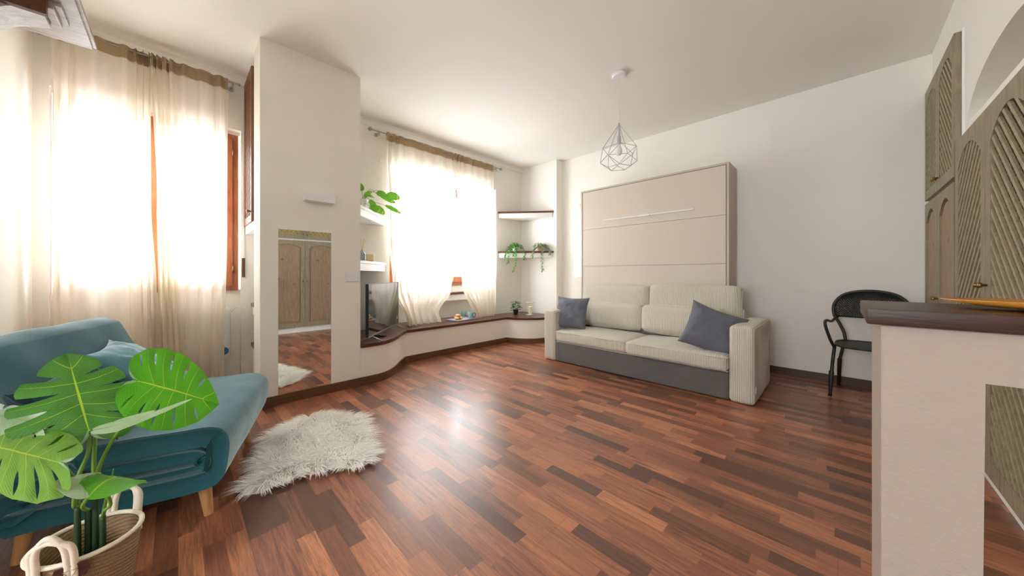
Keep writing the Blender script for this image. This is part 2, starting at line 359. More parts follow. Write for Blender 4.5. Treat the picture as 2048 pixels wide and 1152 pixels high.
# right wall with an arched niche above the tall wardrobe
bm = bmesh.new(); AC, AA, AZ, AH = 2.73, .64, 1.96, .245
def arch(y): return AZ+AH*math.sqrt(max(0, 1-((y-AC)/AA)**2))
box(bm, XR, XR+.5, YN-.1, YB+.1, 0, AZ); box(bm, XR, XR+.5, YN-.1, AC-AA, AZ, H); box(bm, XR, XR+.5, AC+AA, YB+.1, AZ, H)
N = 40
for i in range(N):
    y0, y1 = AC-AA*math.cos(PI*i/N), AC-AA*math.cos(PI*(i+1)/N)
    vs = [bm.verts.new(p) for p in ((XR, y0, arch(y0)), (XR, y1, arch(y1)), (XR, y1, H), (XR, y0, H))]; bm.faces.new(vs)
    vs = [bm.verts.new(p) for p in ((XR, y0, arch(y0)), (XR, y1, arch(y1)), (XR+.32, y1, arch(y1)), (XR+.32, y0, arch(y0)))]; bm.faces.new(vs)
box(bm, XR+.32, XR+.4, AC-AA, AC+AA, AZ, H)
struct(finish('wall_right', bm, M['wall']))
# cornice strip under the ceiling along the windows
bm = bmesh.new(); prism(bm, [(XW, H), (XW+.045, H), (XW+.045, H-.03), (XW+.02, H-.06), (XW, H-.065)], YN, 4.30, 'y'); struct(finish('trim_1', bm, M['white']))
# pillar wall, with niche divider behind it
bm = bmesh.new(); box(bm, -3.50, -3.21, .45, 1.21, 0, H); box(bm, XW, -3.50, .80, .86, 0, H); struct(finish('wall_pillar', bm, M['wall']))
# bench (window seat)
outl = [(-3.21, 1.211), (-3.212, 1.40), (-3.27, 1.52), (-3.39, 1.65), (-3.52, 1.76), (-3.62, 1.86), (-3.65, 1.885)]
outl = [(p.x, p.y) for p in catmull([(a, b, 0) for a, b in outl], 6)]
out2 = [(-3.65, 3.56), (-3.53, 3.60), (-3.40, 3.68), (-3.29, 3.79), (-3.225, 3.93), (-3.215, 4.10), (-3.215, 4.295)]
out2 = [(p.x, p.y) for p in catmull([(a, b, 0) for a, b in out2], 6)]
def offs(pts, d):
    r = []
    for i, p in enumerate(pts):
        a = Vector(pts[max(0, i-1)]); b = Vector(pts[min(len(pts)-1, i+1)]); t = (b-a).normalized(); r.append((p[0]+t.y*d, p[1]-t.x*d))
    return r
full = outl+out2
bm = bmesh.new(); prism(bm, [(XW+.001, 1.211)]+full+[(-3.5, 4.298), (XW+.001, 4.298)], 0, .352)
struct(finish('wall_bench', bm, M['wall']))
slab = offs(full, .022); slab[0] = (-3.195, 1.213); slab[-1] = (-3.193, 4.295)
bm = bmesh.new(); prism(bm, [(-3.52, 1.213)]+slab+[(XW+.003, 4.295), (XW+.003, 3.675), (-4.255, 3.675), (-4.255, 1.875), (XW+.003, 1.875), (XW+.003, 1.213)], .354, .388, bev=.004)
o = finish('bench_top', bm, M['darkwood_y'], None, True, auto=.5); tag(o, 'dark varnished wooden worktop of the curved window bench', 'bench top')
bm = bmesh.new(); box(bm, -4.258, XW+.002, 1.872, 3.678, 0, .352); struct(finish('wall_bench_fill', bm, M['wall']))
# skirting
def skirt(name, pts, mat, h=.075, t=.014):
    bm = bmesh.new(); o_ = offs(pts, t); n = len(pts)
    A = [[bm.verts.new((p[0], p[1], z)) for p in pts] for z in (0.0, h)]; B = [[bm.verts.new((p[0], p[1], z)) for p in o_] for z in (0.0, h)]
    for i in range(n-1):
        bm.faces.new((B[0][i], B[0][i+1], B[1][i+1], B[1][i])); bm.faces.new((B[1][i], B[1][i+1], A[1][i+1], A[1][i])); bm.faces.new((A[0][i], A[1][i], A[1][i+1], A[0][i+1]))
    for i in (0, n-1): bm.faces.new((A[0][i], B[0][i], B[1][i], A[1][i]))
    return struct(finish(name, bm, mat, None, True, auto=.6))
skirt('baseboard_left', [(-3.2095, .436), (-3.2095, 1.21)]+full[1:], M['skirt_y'])
skirt('baseboard_back', [(XR-.02, YB), (-3.2, YB)][::-1], M['skirt_x'])
skirt('baseboard_window', [(-4.088, W1[0]), (-4.088, W1[1])], M['skirt_y'])

# ------------------------------------------------------------------ windows
def window(name, x, y0, y1, z0, z1, open_side=None):
    r = struct(bpy.data.objects.new(name, None)); COL.objects.link(r); f = .055; d = .06
    bm = bmesh.new(); box(bm, x-d, x, y0, y0+f, z0, z1, .004); box(bm, x-d, x, y1-f, y1, z0, z1, .004); box(bm, x-d, x, y0+f, y1-f, z0, z0+f, .004); box(bm, x-d, x, y0+f, y1-f, z1-f, z1, .004)
    finish('window_frame', bm, M['frame'], r); ym = (y0+y1)/2; s = .065
    for a, b in ((y0+f-.012, ym), (ym, y1-f+.012)):
        zb, zt = z0+f-.012, z1-f+.012; X0, X1 = x-.045, x+.018
        bm = bmesh.new(); box(bm, X0, X1, a+.001, a+s, zb, zt, .006); box(bm, X0, X1, b-s, b-.001, zb, zt, .006)
        box(bm, X0, X1, a+s, b-s, zb, zb+.085, .006); box(bm, X0, X1, a+s, b-s, zt-.085, zt, .006)
        sh = finish('sash', bm, M['frame'], r)
        bm = bmesh.new(); box(bm, x-.02, x-.014, a+s, b-s, zb+.085, zt-.085); finish('pane', bm, M['glass'], sh)
        hy = a if a < ym-.01 else b
        for hz in (zb+.12, zt-.16):
            bm = bmesh.new(); tube(bm, [(x+.026, hy, hz), (x+.026, hy, hz+.07)], .008, 8); finish('hinge', bm, M['brass'], sh, True)
    bm = bmesh.new(); box(bm, x+.018, x+.028, ym-.012, ym+.012, z0+.62, z0+.74, .003); tube(bm, [(x+.03, ym, z0+.68), (x+.06, ym, z0+.68), (x+.062, ym, z0+.56)], .007, 8)
    finish('window_handle', bm, M['brass'], r, True, auto=.6)
    return r
window('window_1', -4.10+.045, W1[0]+.01, .405, .895, 2.36)
window('window_2', -4.215, W2[0]+.07, W2[1]-.01, .88, 2.35)
bm = bmesh.new(); box(bm, -4.262, -4.12, W2[0]+.002, W2[1]-.002, .655, .745, .003); struct(finish('trim_2', bm, M['white']))
o = boxo('window_sill', (-4.262, -4.10, W2[0]+.004, W2[1]-.004, .747, .775), M['darkwood_y']); tag(o, 'brown wooden sill board under the far window', 'window sill')
# roller blind box lip seen at the left of the far window
bm = bmesh.new(); box(bm, XW, XW+.012, 1.74, 3.66, 2.42, 2.475, .002); struct(finish('trim_3', bm, M['white']))
# strap of the roller shutter by the near window
t = thing('shutter_strap', 'narrow brown shutter strap winder beside the near window', 'shutter strap', (XW+.006, .437, 1.02))
boxo('strap', (-.004, .0, -.006, .006, .18, 1.1), M['white'], t, .0005)
boxo('winder_plate', (-.005, .006, -.012, .012, 0, .18), M['brownwood'], t, .002)

# ------------------------------------------------------------------ curtains
def interp(tab, z):
    for (a, b), (c, d) in zip(tab, tab[1:]):
        if (a-z)*(c-z) <= 0 and a != c: t = (z-a)/(c-a); t = t*t*(3-2*t); return b+(d-b)*t
    return tab[0][1] if abs(z-tab[0][0]) < abs(z-tab[-1][0]) else tab[-1][1]
def curtain(label, x0, yl, yr, zt, zb, dens, amp, seed, group, hx=None):
    r = thing('curtain', label, 'curtain', (x0, yl[0][1], zt), group=group)
    NU, NV = 170, 46; ph = [0]
    for i in range(NU): u = (i+.5)/NU; ph.append(ph[-1]+dens(u)/NU*2*PI)
    def P(i, z, zz):
        u = i/NU; a, b = interp(yl, z), interp(yr, z); v = (zt-z)/(zt-zb)
        w0 = abs(yr[0][1]-yl[0][1]); sq = max(.6, min(1.6, w0/max(.1, b-a)))
        am = 1.4*amp(u)*(.55+.8*v)*sq; x = am*math.sin(ph[i]+.6*math.sin(v*3+seed)+v*.5)+.3*am*math.sin(ph[i]*2.3+seed*2+v*2)
        x += .012*noise.noise(Vector((u*7, v*5, seed))); y = a+(b-a)*u+.35*am*math.cos(ph[i]+.3*seed)*(1 if 0 < i < NU else 0)
        if hx: x += hx(v)
        return Vector((x, y-yl[0][1], z-zt))
    bm = bmesh.new(); g = []
    for j in range(NV+1):
        z = zt-.085-(zt-.085-zb)*j/NV; g.append([bm.verts.new(P(i, z, 0)) for i in range(NU+1)])
    for j in range(NV):
        for i in range(NU): bm.faces.new((g[j][i], g[j][i+1], g[j+1][i+1], g[j+1][i]))
    finish('cloth', bm, M['sheer'], r, True)
    bm = bmesh.new(); g = []
    for k, (dz, dx) in enumerate(((-.088, .002), (-.05, .006), (-.02, .016), (-.004, .014), (.012, .004), (.0, -.014), (-.02, -.016), (-.05, -.004), (-.088, -.001))):
        g.append([bm.verts.new(P(i, zt+dz, 0)+Vector((dx, 0, 0))) for i in range(NU+1)])
    for a, b in zip(g, g[1:]):
        for i in range(NU): bm.faces.new((a[i], a[i+1], b[i+1], b[i]))
    finish('header', bm, M['sheerhead'], r, True)
    return r
gp = 'sheer beige curtains at the two windows'
bump_ = lambda u, c, w: math.exp(-((u-c)/w)**2)
curtain('sheer beige curtain covering the left half of the near window', -3.90, [(2.79, -.62), (1.2, -.62), (.1, -.63)], [(2.79, -.155), (1.6, -.15), (.9, -.12), (.1, -.10)], 2.79, .10,
        lambda u: 3+12*bump_(u, .95, .18)+5*bump_(u, .05, .15), lambda u: .012+.022*bump_(u, .95, .25)+.018*bump_(u, .1, .2), 1.0, gp)
curtain('sheer beige curtain over the right half of the near window, by the heater', -3.90, [(2.79, -.15), (1.6, -.11), (.9, -.10), (.1, -.08)], [(2.79, .315), (1.5, .31), (.1, .285)], 2.79, .10,
        lambda u: 4+12*bump_(u, .05, .2)+3*bump_(u, .95, .1), lambda u: .012+.022*bump_(u, .08, .22)+.008*bump_(u, .95, .2), 4.2, gp)
curtain('wide sheer beige curtain draped behind the television onto the bench', -3.93, [(2.77, 1.79), (1.5, 1.82), (.9, 1.87), (.395, 2.05)], [(2.77, 2.79), (1.8, 2.84), (1.2, 2.82), (.8, 2.72), (.52, 2.52), (.395, 2.56)], 2.77, .392,
        lambda u: 5+8*bump_(u, .08, .12)+3*bump_(u, 1, .1), lambda u: .013+.012*bump_(u, .1, .15), 2.3, gp, lambda v: .10*max(0, v-.6)**1.0)
curtain('narrower sheer beige curtain at the far right of the bench window', -3.93, [(2.77, 2.80), (1.6, 2.86), (.9, 2.92), (.395, 3.16)], [(2.77, 3.53), (1.2, 3.60), (.395, 3.52)], 2.77, .392,
        lambda u: 6+8*bump_(u, .05, .12), lambda u: .013+.014*bump_(u, .05, .15), 6.1, gp, lambda v: .06*max(0, v-.6))
def rod(label, y0, y1, z, x, brk, R):
    r = thing('curtain_rod', label, 'curtain rod', (x, y0, z), group='curtain rods')
    bm = bmesh.new(); tube(bm, [(0, 0, 0), (0, y1-y0, 0)], .007, 10); finish('rod', bm, M['chrome'], r, True, auto=.6)
    for y in (0, y1-y0):
        bm = bmesh.new(); bmesh.ops.create_uvsphere(bm, u_segments=14, v_segments=10, radius=R, matrix=Matrix.Translation((0, y, 0)))
        tube(bm, [(0, y-R*.2, 0), (0, y+R*1.1*(1 if y == 0 else -1), 0)], R*.5, 10); finish('finial', bm, M['chrome'], r, True)
    for y in brk:
        bm = bmesh.new(); tube(bm, [(0, y-y0, -.012), (XW-x+.01, y-y0, -.012)], .006, 8); tube(bm, [(XW-x+.012, y-y0, -.012), (XW-x, y-y0, -.012)], .022, 12)
        tube(bm, [(0, y-y0, .0), (0, y-y0, -.05)], .006, 8); finish('bracket', bm, M['chrome'], r, True, auto=.6)
rod('steel curtain rod above the near window', -.70, .39, 2.775, -3.895, (-.69, .345), .012)
rod('steel curtain rod with ball ends above the bench window', 1.59, 3.70, 2.757, -3.925, (1.70, 3.60), .022)

# ------------------------------------------------------------------ lattice and panel cabinet doors
def opening(w, z0, z1, rise, m):
    """inner outline of a door (convex, ccw), local y 0..w"""
    a, b = m, w-m; pts = [(a, z0), (b, z0)]
    if rise <= 0: return pts+[(b, z1), (a, z1)]
    n = 18; return pts+[((a+b)/2+(b-a)/2*(1-2*i/n), z1-rise*(1-2*i/n)**2) for i in range(n+1)]
def door(parent, w, h, kind, mat, slat, rise=.1, m=.065, kn=None, loc=(0, 0, 0), pitch=.040, back=None, toward=-1, first=1):
    """a door lying in the local y,z plane at x=0, front towards x*toward"""
    op = opening(w, m+.01, h-m, rise, m); T = .030*toward; bm = bmesh.new(); g = .002
    box(bm, *sorted((0, T)), g, m, 0, h); box(bm, *sorted((0, T)), w-m, w-g, 0, h); box(bm, *sorted((0, T)), m, w-m, 0, m+.01)
    top = [p for p in op[2:]]
    for p, q in zip(top, top[1:]):
        prism(bm, [(p[0], p[1]), (p[0], h), (q[0], h), (q[0], q[1])], 0, T, 'x')
    d = finish('door', bm, mat, parent, loc=loc)
    if kind == 'lattice':
        bm = bmesh.new(); sw = .018; L = 3*h
        for s in (1, -1):
            x0, x1 = (T*.92, T*.62) if s == first else (T*.40, T*.15)
            k = -h*1.5; sw = .019 if s == first else .013
            while k < w+h*1.5:
                dx = s; p = [(k, 0-.01), (k+sw*1.414, -.01), (k+sw*1.414+dx*(h+.02), h+.01), (k+dx*(h+.02), h+.01)]
                c = clip(p, op)
                if len(c) > 2: prism(bm, c, x0, x1, 'x')
                k += pitch*1.414
        finish('lattice', bm, slat, d)
        bm = bmesh.new(); prism(bm, op, T*.10, T*.02, 'x'); finish('backing', bm, back or M['darkback'], d)
    else:
        bm = bmesh.new(); ins = opening(w, m+.035, h-m-.025, rise, m+.022)
        prism(bm, op, T*.3, 0, 'x'); prism(bm, ins, T*.3, T*.72, 'x', bev=.003); finish('panel', bm, M['greypanel'], d)
    if kn:
        bm = bmesh.new(); s = toward
        tube(bm, [(T, kn[0], kn[1]), (T+s*.012, kn[0], kn[1]), (T+s*.016, kn[0], kn[1]), (T+s*.026, kn[0], kn[1]), (T+s*.031, kn[0], kn[1])], [.006, .005, .012, .014, .006], 12); finish('knob', bm, M['brass'], d, True)
    return d
def mk_back():                                   # yellow cloth behind the lattice, shade in the gaps painted near-black
    k = NT('shaded_yellow_cloth'); v = k.sep(k.coord()); n = k.noise(k.coord(), 55, 2, .5)
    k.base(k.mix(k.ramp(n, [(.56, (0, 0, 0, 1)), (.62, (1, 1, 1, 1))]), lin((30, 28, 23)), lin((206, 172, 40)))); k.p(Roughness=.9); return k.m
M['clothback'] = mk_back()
def cabinet(label, y0, z0, w, h, kind, rise, knobz, name='built_in_cabinet', back=None, x=XR, frame=True, m=.065, pitch=.050, gp=None):
    r = thing(name, label, 'cabinet', (x-.001, y0, z0), group=gp); n = 2
    if frame:
        bm = bmesh.new(); box(bm, -.012, 0, -.005, n*w+.005, -.016, 0); box(bm, -.012, 0, -.005, n*w+.005, h, h+.016); box(bm, -.012, 0, -.005, 0, 0, h); box(bm, -.012, 0, n*w, n*w+.005, 0, h); box(bm, -.004, 0, 0, n*w, 0, h)
        finish('surround', bm, M['white'], r)
    for i in range(n):
        door(r, w, h, kind, M['greywood'], M['slat'], rise, m, (w-.03 if i == 0 else .03, knobz), (-.012, i*w, 0), back=back or M['clothback'], pitch=pitch, first=1 if i == 0 else -1)
    return r
gp = 'built-in cabinets along the right wall'
cabinet('high cabinet with two arched lattice doors in the far right corner', 3.425, 1.66, .50, .90, 'lattice', .07, .09, gp=gp, pitch=.046)
cabinet('low cabinet with two arched solid doors in the far right corner', 3.425, .07, .50, 1.56, 'panel', .10, .8, gp=gp)
cabinet('tall wardrobe with arched lattice doors below the arched niche', 2.19, .075, .605, 1.785, 'lattice', .10, .92, 'built_in_wardrobe', gp=gp, m=.075, pitch=.052)
cabinet('wardrobe with two knotty pine panel doors, reflected in the wall mirror', 1.07, .10, .55, 1.55, 'panel', .07, .82, 'built_in_wardrobe', x=XR-.03, gp=gp)
cabinet('small lattice cupboard with yellow backing above the pine wardrobe', 1.07, 1.68, .55, .72, 'lattice', 0, .08, back=M['yellow'], x=XR-.03, gp=gp, pitch=.05)
bm = bmesh.new(); box(bm, XR-.029, XR, 1.05, 2.19, 0, 2.45); struct(finish('trim_4', bm, M['white']))
bm = bmesh.new(); box(bm, XR-.016, XR, 2.19, 3.41, 0, .052); box(bm, XR-.014, XR, 3.41, 4.45, 0, .047); struct(finish('baseboard_right', bm, M['white']))
# near-side niche of the pillar: lattice cupboard above two shelves
r = thing('lattice_cupboard', 'narrow brown lattice door cupboard high on the near side of the pillar', 'cabinet', (-4.005, .47, 1.50), (0, 0, -PI/2))
door(r, .44, 1.33, 'lattice', M['brownlattice'], M['brownlattice'], .07, .05, (.40, .09), (0, 0, 0), pitch=.05, back=M['white'], toward=1)
boxo('cupboard_body', (-.30, -.004, 0, .50, 0, 1.38), M['white'], r, 0)
boxo('cupboard_base', (-.30, .02, 0, .50, -.075, -.002), M['white'], r, .002)
gp = 'shelves in the near niche of the pillar'
for z, lab in ((.76, 'upper small shelf in the niche beside the heater'), (.40, 'lower small shelf in the niche beside the heater')):
    r = thing('niche_shelf', lab, 'shelf', (XW, .465, z), group=gp)
    pts = [(.22, 0), (.515, -.005), (.515, .33), (.01, .33), (.01, .2)]
    bm = bmesh.new(); prism(bm, pts, 0, .028, bev=.002); finish('shelf_board', bm, M['darkwood_y'], r)
    bm = bmesh.new(); prism(bm, [(.235, .012), (.514, .01), (.514, .33), (.01, .33), (.01, .21)], -.075 if z > .5 else -.39, -.002); finish('shelf_support', bm, M['white'], r)

# corner shelves: left of the bench window and in the far alcove
def corner_shelf(label, pts, z, top, gp, side=.075):
    r = thing('corner_shelf', label, 'shelf', (pts[0][0], pts[0][1], z), group=gp); o = pts[0]
    q = [(a-o[0], b-o[1]) for a, b in pts]; bm = bmesh.new(); prism(bm, q, -.03, 0, bev=.002); finish('shelf_board', bm, top, r)
    cx, cy = sum(a for a, b in q)/len(q), sum(b for a, b in q)/len(q); s = .955
    bm = bmesh.new(); prism(bm, [((a-cx)*s+cx, (b-cy)*s+cy) for a, b in q], -.031-side, -.031); finish('shelf_support', bm, M['white'], r); return r
tri = [(-4.017, 1.212), (-3.34, 1.212), (-4.017, 1.825)]
gp = 'white corner shelves between pillar and bench window'
corner_shelf('upper white corner shelf behind the pillar, holding the round-leaved plant', tri, 1.75, M['white'], gp)
corner_shelf('lower white corner shelf behind the pillar, above the television', tri, 1.19, M['white'], gp)
tri = [(-4.017, 4.297), (-4.017, 3.72), (-3.30, 4.297)]
gp = 'brown-topped corner shelves in the far alcove'
corner_shelf('upper brown-topped corner shelf in the far alcove, empty', tri, 2.08, M['brownwood'], gp)
corner_shelf('lower brown-topped corner shelf in the far alcove, carrying trailing plants', tri, 1.425, M['brownwood'], gp)

# ------------------------------------------------------------------ pillar fittings
o = boxo('wall_mirror', (-3.209, -3.204, .566, .955, .0765, 1.413), M['mirror'], None, .0005); tag(o, 'tall frameless mirror fixed low on the pillar wall', 'mirror')
t = thing('wall_lamp', 'white rectangular up-down wall lamp high on the pillar', 'wall lamp', (-3.21, .855, 1.665))
boxo('lamp_body', (.0, .075, -.115, .115, 0, .062), M['satin'], t, .003); boxo('diffuser', (.01, .065, -.1, .1, .0625, .064), M['ceramic'], t, 0)
t = thing('light_switch', 'white light switch plate on the pillar beside the mirror', 'light switch', (-3.209, 1.14, 1.02))
boxo('switch_plate', (0, .009, -.06, .06, -.04, .04), M['satin'], t, .003); boxo('rocker', (.009, .013, -.012, .012, -.022, .022), M['satin'], t, .001)
boxo('blank_cover', (.009, .0105, -.046, -.016, -.024, .024), M['satin'], t, .0005)
o = boxo('narrow_mirror', (-3.02, -2.72, YB-.008, YB-.001, 1.0, 2.15), M['mirror'], None, .0005); tag(o, 'narrow bright mirror on the back wall left of the bed cabinet', 'mirror')

# ------------------------------------------------------------------ wall bed cabinet
t = thing('wall_bed', 'tall taupe fold-down wall bed cabinet behind the cream sofa', 'wall bed', (-2.65, 4.085, 0))
bm = bmesh.new(); wB, hB, dB = 1.82, 2.235, .36
box(bm, 0, .022, 0, dB, 0, hB, .001); box(bm, wB-.022, wB, 0, dB, 0, hB, .001); box(bm, .022, wB-.022, 0, dB, hB-.022, hB, .001); box(bm, .022, wB-.022, .03, dB, 0, hB-.022)
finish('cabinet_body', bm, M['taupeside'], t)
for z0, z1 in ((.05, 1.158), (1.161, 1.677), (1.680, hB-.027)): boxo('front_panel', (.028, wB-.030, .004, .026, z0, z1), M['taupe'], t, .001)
bm = bmesh.new(); box(bm, .36, .90, -.016, -.006, 1.772, 1.786, .002); box(bm, .95, 1.485, -.016, -.006, 1.772, 1.786, .002); finish('bar_handle', bm, M['satin'], t)
bm = bmesh.new(); box(bm, .86, .99, -.022, .004, 1.769, 1.789, .006); finish('handle_grip', bm, M['satin'], t)

# ------------------------------------------------------------------ cream corduroy sofa
S = thing('corduroy_sofa', 'cream corduroy two-seat sofa with charcoal base before the wall bed', 'sofa', (-2.61, 3.19, 0))
def cush(name, x0, x1, y0, y1, z0, z1, r, puff, mat=M['cord_fab'], parent=S, wr=.006, seed=0, M4=None, pipe=None):
    bm = bmesh.new(); c = ((x0+x1)/2, (y0+y1)/2, (z0+z1)/2); s = ((x1-x0)/2, (y1-y0)/2, (z1-z0)/2)
    softbox(bm, c, s, r, puff, 14, wr, seed, M4); o = finish(name, bm, mat, parent, True)
    if pipe:
        bm = bmesh.new()
        for z in pipe:
            q = []; k = r*.9
            for cx, cy, a0 in ((s[0]-k, -s[1]+k, -90), (s[0]-k, s[1]-k, 0), (-s[0]+k, s[1]-k, 90), (-s[0]+k, -s[1]+k, 180)):
                for a in range(0, 91, 18): q.append((c[0]+cx+(k+.001)*math.cos(math.radians(a0+a)), c[1]+cy+(k+.001)*math.sin(math.radians(a0+a)), z))
            tube(bm, q, .0045, 6, True)
        finish('piping', bm, mat, o, True)
    return o
cush('armrest', 0, .172, 0, .83, .005, .61, .032, (.004, .004, .006), wr=.004, seed=1)
a = cush('armrest', 1.958, 2.135, 0, .83, .005, .625, .032, (.004, .006, .008), wr=.004, seed=2)
boxo('care_label', (2.134, 2.138, .03, .05, .10, .15), M['white'], S, .0005)
cush('base', .174, 1.956, .012, .75, .008, .232, .012, (0, 0, 0), M['greybase'], wr=.002)
boxo('seat_platform', (.18, 1.95, .02, .80, .233, .243), M['cord_fab'], S, .002)
cush('seat_cushion', .178, 1.075, -.005, .60, .243, .375, .032, (.0, .008, .028), seed=3, pipe=(.358,))
cush('seat_cushion', 1.080, 1.955, -.035, .60, .243, .375, .032, (.0, .008, .030), seed=5, pipe=(.358,))
boxo('back_frame', (.18, 1.95, .70, .83, .24, .70), M['cord_fab'], S, .02)
def tilt(x, y, z, ang): return Matrix.Translation((x, y, z)) @ Matrix.Rotation(ang, 4, 'X') @ Matrix.Translation((-x, -y, -z))
cush('lumbar_cushion', .17, 1.02, .44, .585, .40, .69, .055, (.01, .03, .015), seed=7, M4=tilt(0, .55, .4, -.13))
cush('lumbar_cushion', 1.03, 1.84, .42, .57, .40, .70, .055, (.01, .03, .015), seed=9, M4=tilt(0, .55, .4, -.13))
cush('back_cushion', .12, 1.02, .63, .79, .42, .905, .05, (.01, .02, .01), seed=11, M4=tilt(0, .7, .4, -.08))
cush('back_cushion', 1.03, 1.925, .63, .79, .42, .93, .05, (.01, .02, .01), seed=13, M4=tilt(0, .7, .4, -.08))
def pillow(name, label, cat, w, h, t, mat, mtx, seed=0, group=None, sag=.0, fl=.012):
    bm = bmesh.new(); n = 26; T = []; B = []
    def P(i, j, s):
        u, v = -1+2*i/n, -1+2*j/n; k = 1-.10*(1-v*v)*abs(u)**3; l = 1-.10*(1-u*u)*abs(v)**3
        th = max(0, (1-abs(u)**2.6))**.6*max(0, (1-abs(v)**2.6))**.6
        wr = .014*noise.noise(Vector((u*2.5+seed, v*2.5, s)))+.011*noise.noise(Vector((u*6+seed, v*6, s*3)))
        # creases running in from the corners
        cr = .006*math.sin(9*math.atan2(v, u)+seed)*min(1, (u*u+v*v))
        return Vector((u*w/2*k, v*h/2*l, s*(t/2*th+(wr+cr)*min(1, th*3))+sag*(u*u)))
    for s, G in ((1, T), (-1, B)):
        for j in range(n+1): G.append([bm.verts.new(P(i, j, s)) for i in range(n+1)])
        for j in range(n):
            for i in range(n): q = (G[j][i], G[j][i+1], G[j+1][i+1], G[j+1][i]); bm.faces.new(q if s > 0 else q[::-1])
    bmesh.ops.remove_doubles(bm, verts=bm.verts, dist=.0004)
    o = finish(name, bm, mat, None, True); o.matrix_world = mtx; tag(o, label, cat, group); return o
def basis(c, X, Y):
    X = Vector(X).normalized(); Z = X.cross(Vector(Y)).normalized(); Y = Z.cross(X)
    m = Matrix((X, Y, Z)).transposed().to_4x4(); m.translation = Vector(c); return m
gp = 'slate blue cushions on the cream sofa'
pillow('throw_pillow', 'slate blue cushion leaning on the left arm of the cream sofa', 'cushion', .41, .41, .17, M['slate'], basis((-2.345, 3.40, .575), (.96, .28, -.02), (-.36, .27, .88)), 2, gp)
pillow('throw_pillow', 'crumpled slate blue cushion slumped against the right arm of the cream sofa', 'cushion', .46, .41, .16, M['slate'], basis((-.80, 3.33, .550), (.74, .30, -.30), (.45, .42, .62)), 5, gp)

# ------------------------------------------------------------------ pendant lamp
t = thing('pendant_lamp', 'grey wire cage pendant lamp hanging from the ceiling', 'ceiling lamp', (-1.452, 2.871, 2.03))
bm = bmesh.new(); lathe(bm, [(0, .869), (.058, .869), (.062, .86), (.062, .845), (.055, .838), (0, .838)], 32); finish('canopy', bm, M['satin'], t, True, auto=.6)
bm = bmesh.new(); tube(bm, [(0, 0, .84), (0, 0, .40)], .0022, 6); finish('cord', bm, M['cord'], t, True)
bm = bmesh.new(); lathe(bm, [(0, .415), (.009, .413), (.009, .39), (.006, .385), (.006, .30), (.017, .29), (.017, .225), (0, .225)], 16); finish('lamp_holder', bm, M['wire'], t, True, auto=.6)
bm = bmesh.new(); lathe(bm, [(0, .225), (.013, .222), (.016, .20), (.027, .165), (.028, .145), (.018, .122), (0, .115)], 18); finish('bulb', bm, M['ceramic'], t, True)
bm = bmesh.new(); a0 = .25; U = [(.155*math.cos(a0+2*PI*k/5), .155*math.sin(a0+2*PI*k/5), .175) for k in range(5)]; L = [(.175*math.cos(a0+PI/5+2*PI*k/5), .175*math.sin(a0+PI/5+2*PI*k/5), .075) for k in range(5)]
Bt = [(.105*math.cos(a0+2*PI*k/5), .105*math.sin(a0+2*PI*k/5), .005) for k in range(5)]
for k in range(5):
    for p, q in ((U[k], (0, 0, .405)), (U[k], U[(k+1) % 5]), (U[k], L[k]), (U[(k+1) % 5], L[k]), (L[k], Bt[k]), (L[k], Bt[(k+1) % 5]), (Bt[k], Bt[(k+1) % 5])): tube(bm, [p, q], .0026, 6)
finish('cage_shade', bm, M['wire'], t, True, auto=.8)

# ------------------------------------------------------------------ metal armchair by the right wall
t = thing('metal_armchair', 'black metal garden armchair with mesh back behind the bar', 'chair', (.19, 4.02, 0))
def mesh_panel(bm, f, n, m, hw):
    # perforated sheet: thin strips crossing diagonally over a curved panel f(u,v)
    for s in (1, -1):
        for k in range(-m, n+m):
            pts = []
            for j in range(m*2+1):
                u = (k+s*j/2)/n if s == 1 else (k+m-j/2)/n; v = j/(2*m)
                if 0 <= u <= 1: pts.append(f(u, v))
            if len(pts) > 1: tube(bm, pts, hw, 4, cap=False)
bk = [(-.155, .24, .45), (-.165, .25, .52), (-.195, .262, .60), (-.23, .27, .68), (-.225, .28, .78), (-.165, .285, .86), (-.06, .288, .895), (.06, .288, .895), (.165, .285, .86), (.225, .28, .78), (.23, .27, .68), (.195, .262, .60), (.165, .25, .52), (.155, .24, .45)]
bm = bmesh.new(); tube(bm, catmull(bk, 6), .0125, 8); tube(bm, [(-.222, .27, .665), (.222, .27, .665)], .009, 8); finish('back_frame', bm, M['blackmetal'], t, True)
bm = bmesh.new()
def bf(u, v):
    z = .668+v*.222; hw = .22 if z < .76 else .22*math.sqrt(max(.02, 1-((z-.76)/.138)**2)); return (-hw+2*hw*u, .272+.012*v, z)
mesh_panel(bm, bf, 26, 14, .0035); finish('back_mesh', bm, M['blackmetal'], t)
bm = bmesh.new(); pts = []
for i in range(24):
    a = 2*PI*i/24; pts.append((.215*math.copysign(abs(math.cos(a))**.6, math.cos(a)), .03+.205*math.copysign(abs(math.sin(a))**.6, math.sin(a)), .448))
tube(bm, pts, .012, 8, True); prism(bm, [(p[0]*.98, p[1], ) for p in pts], .444, .452); finish('seat', bm, M['blackmetal'], t, True, auto=.6)
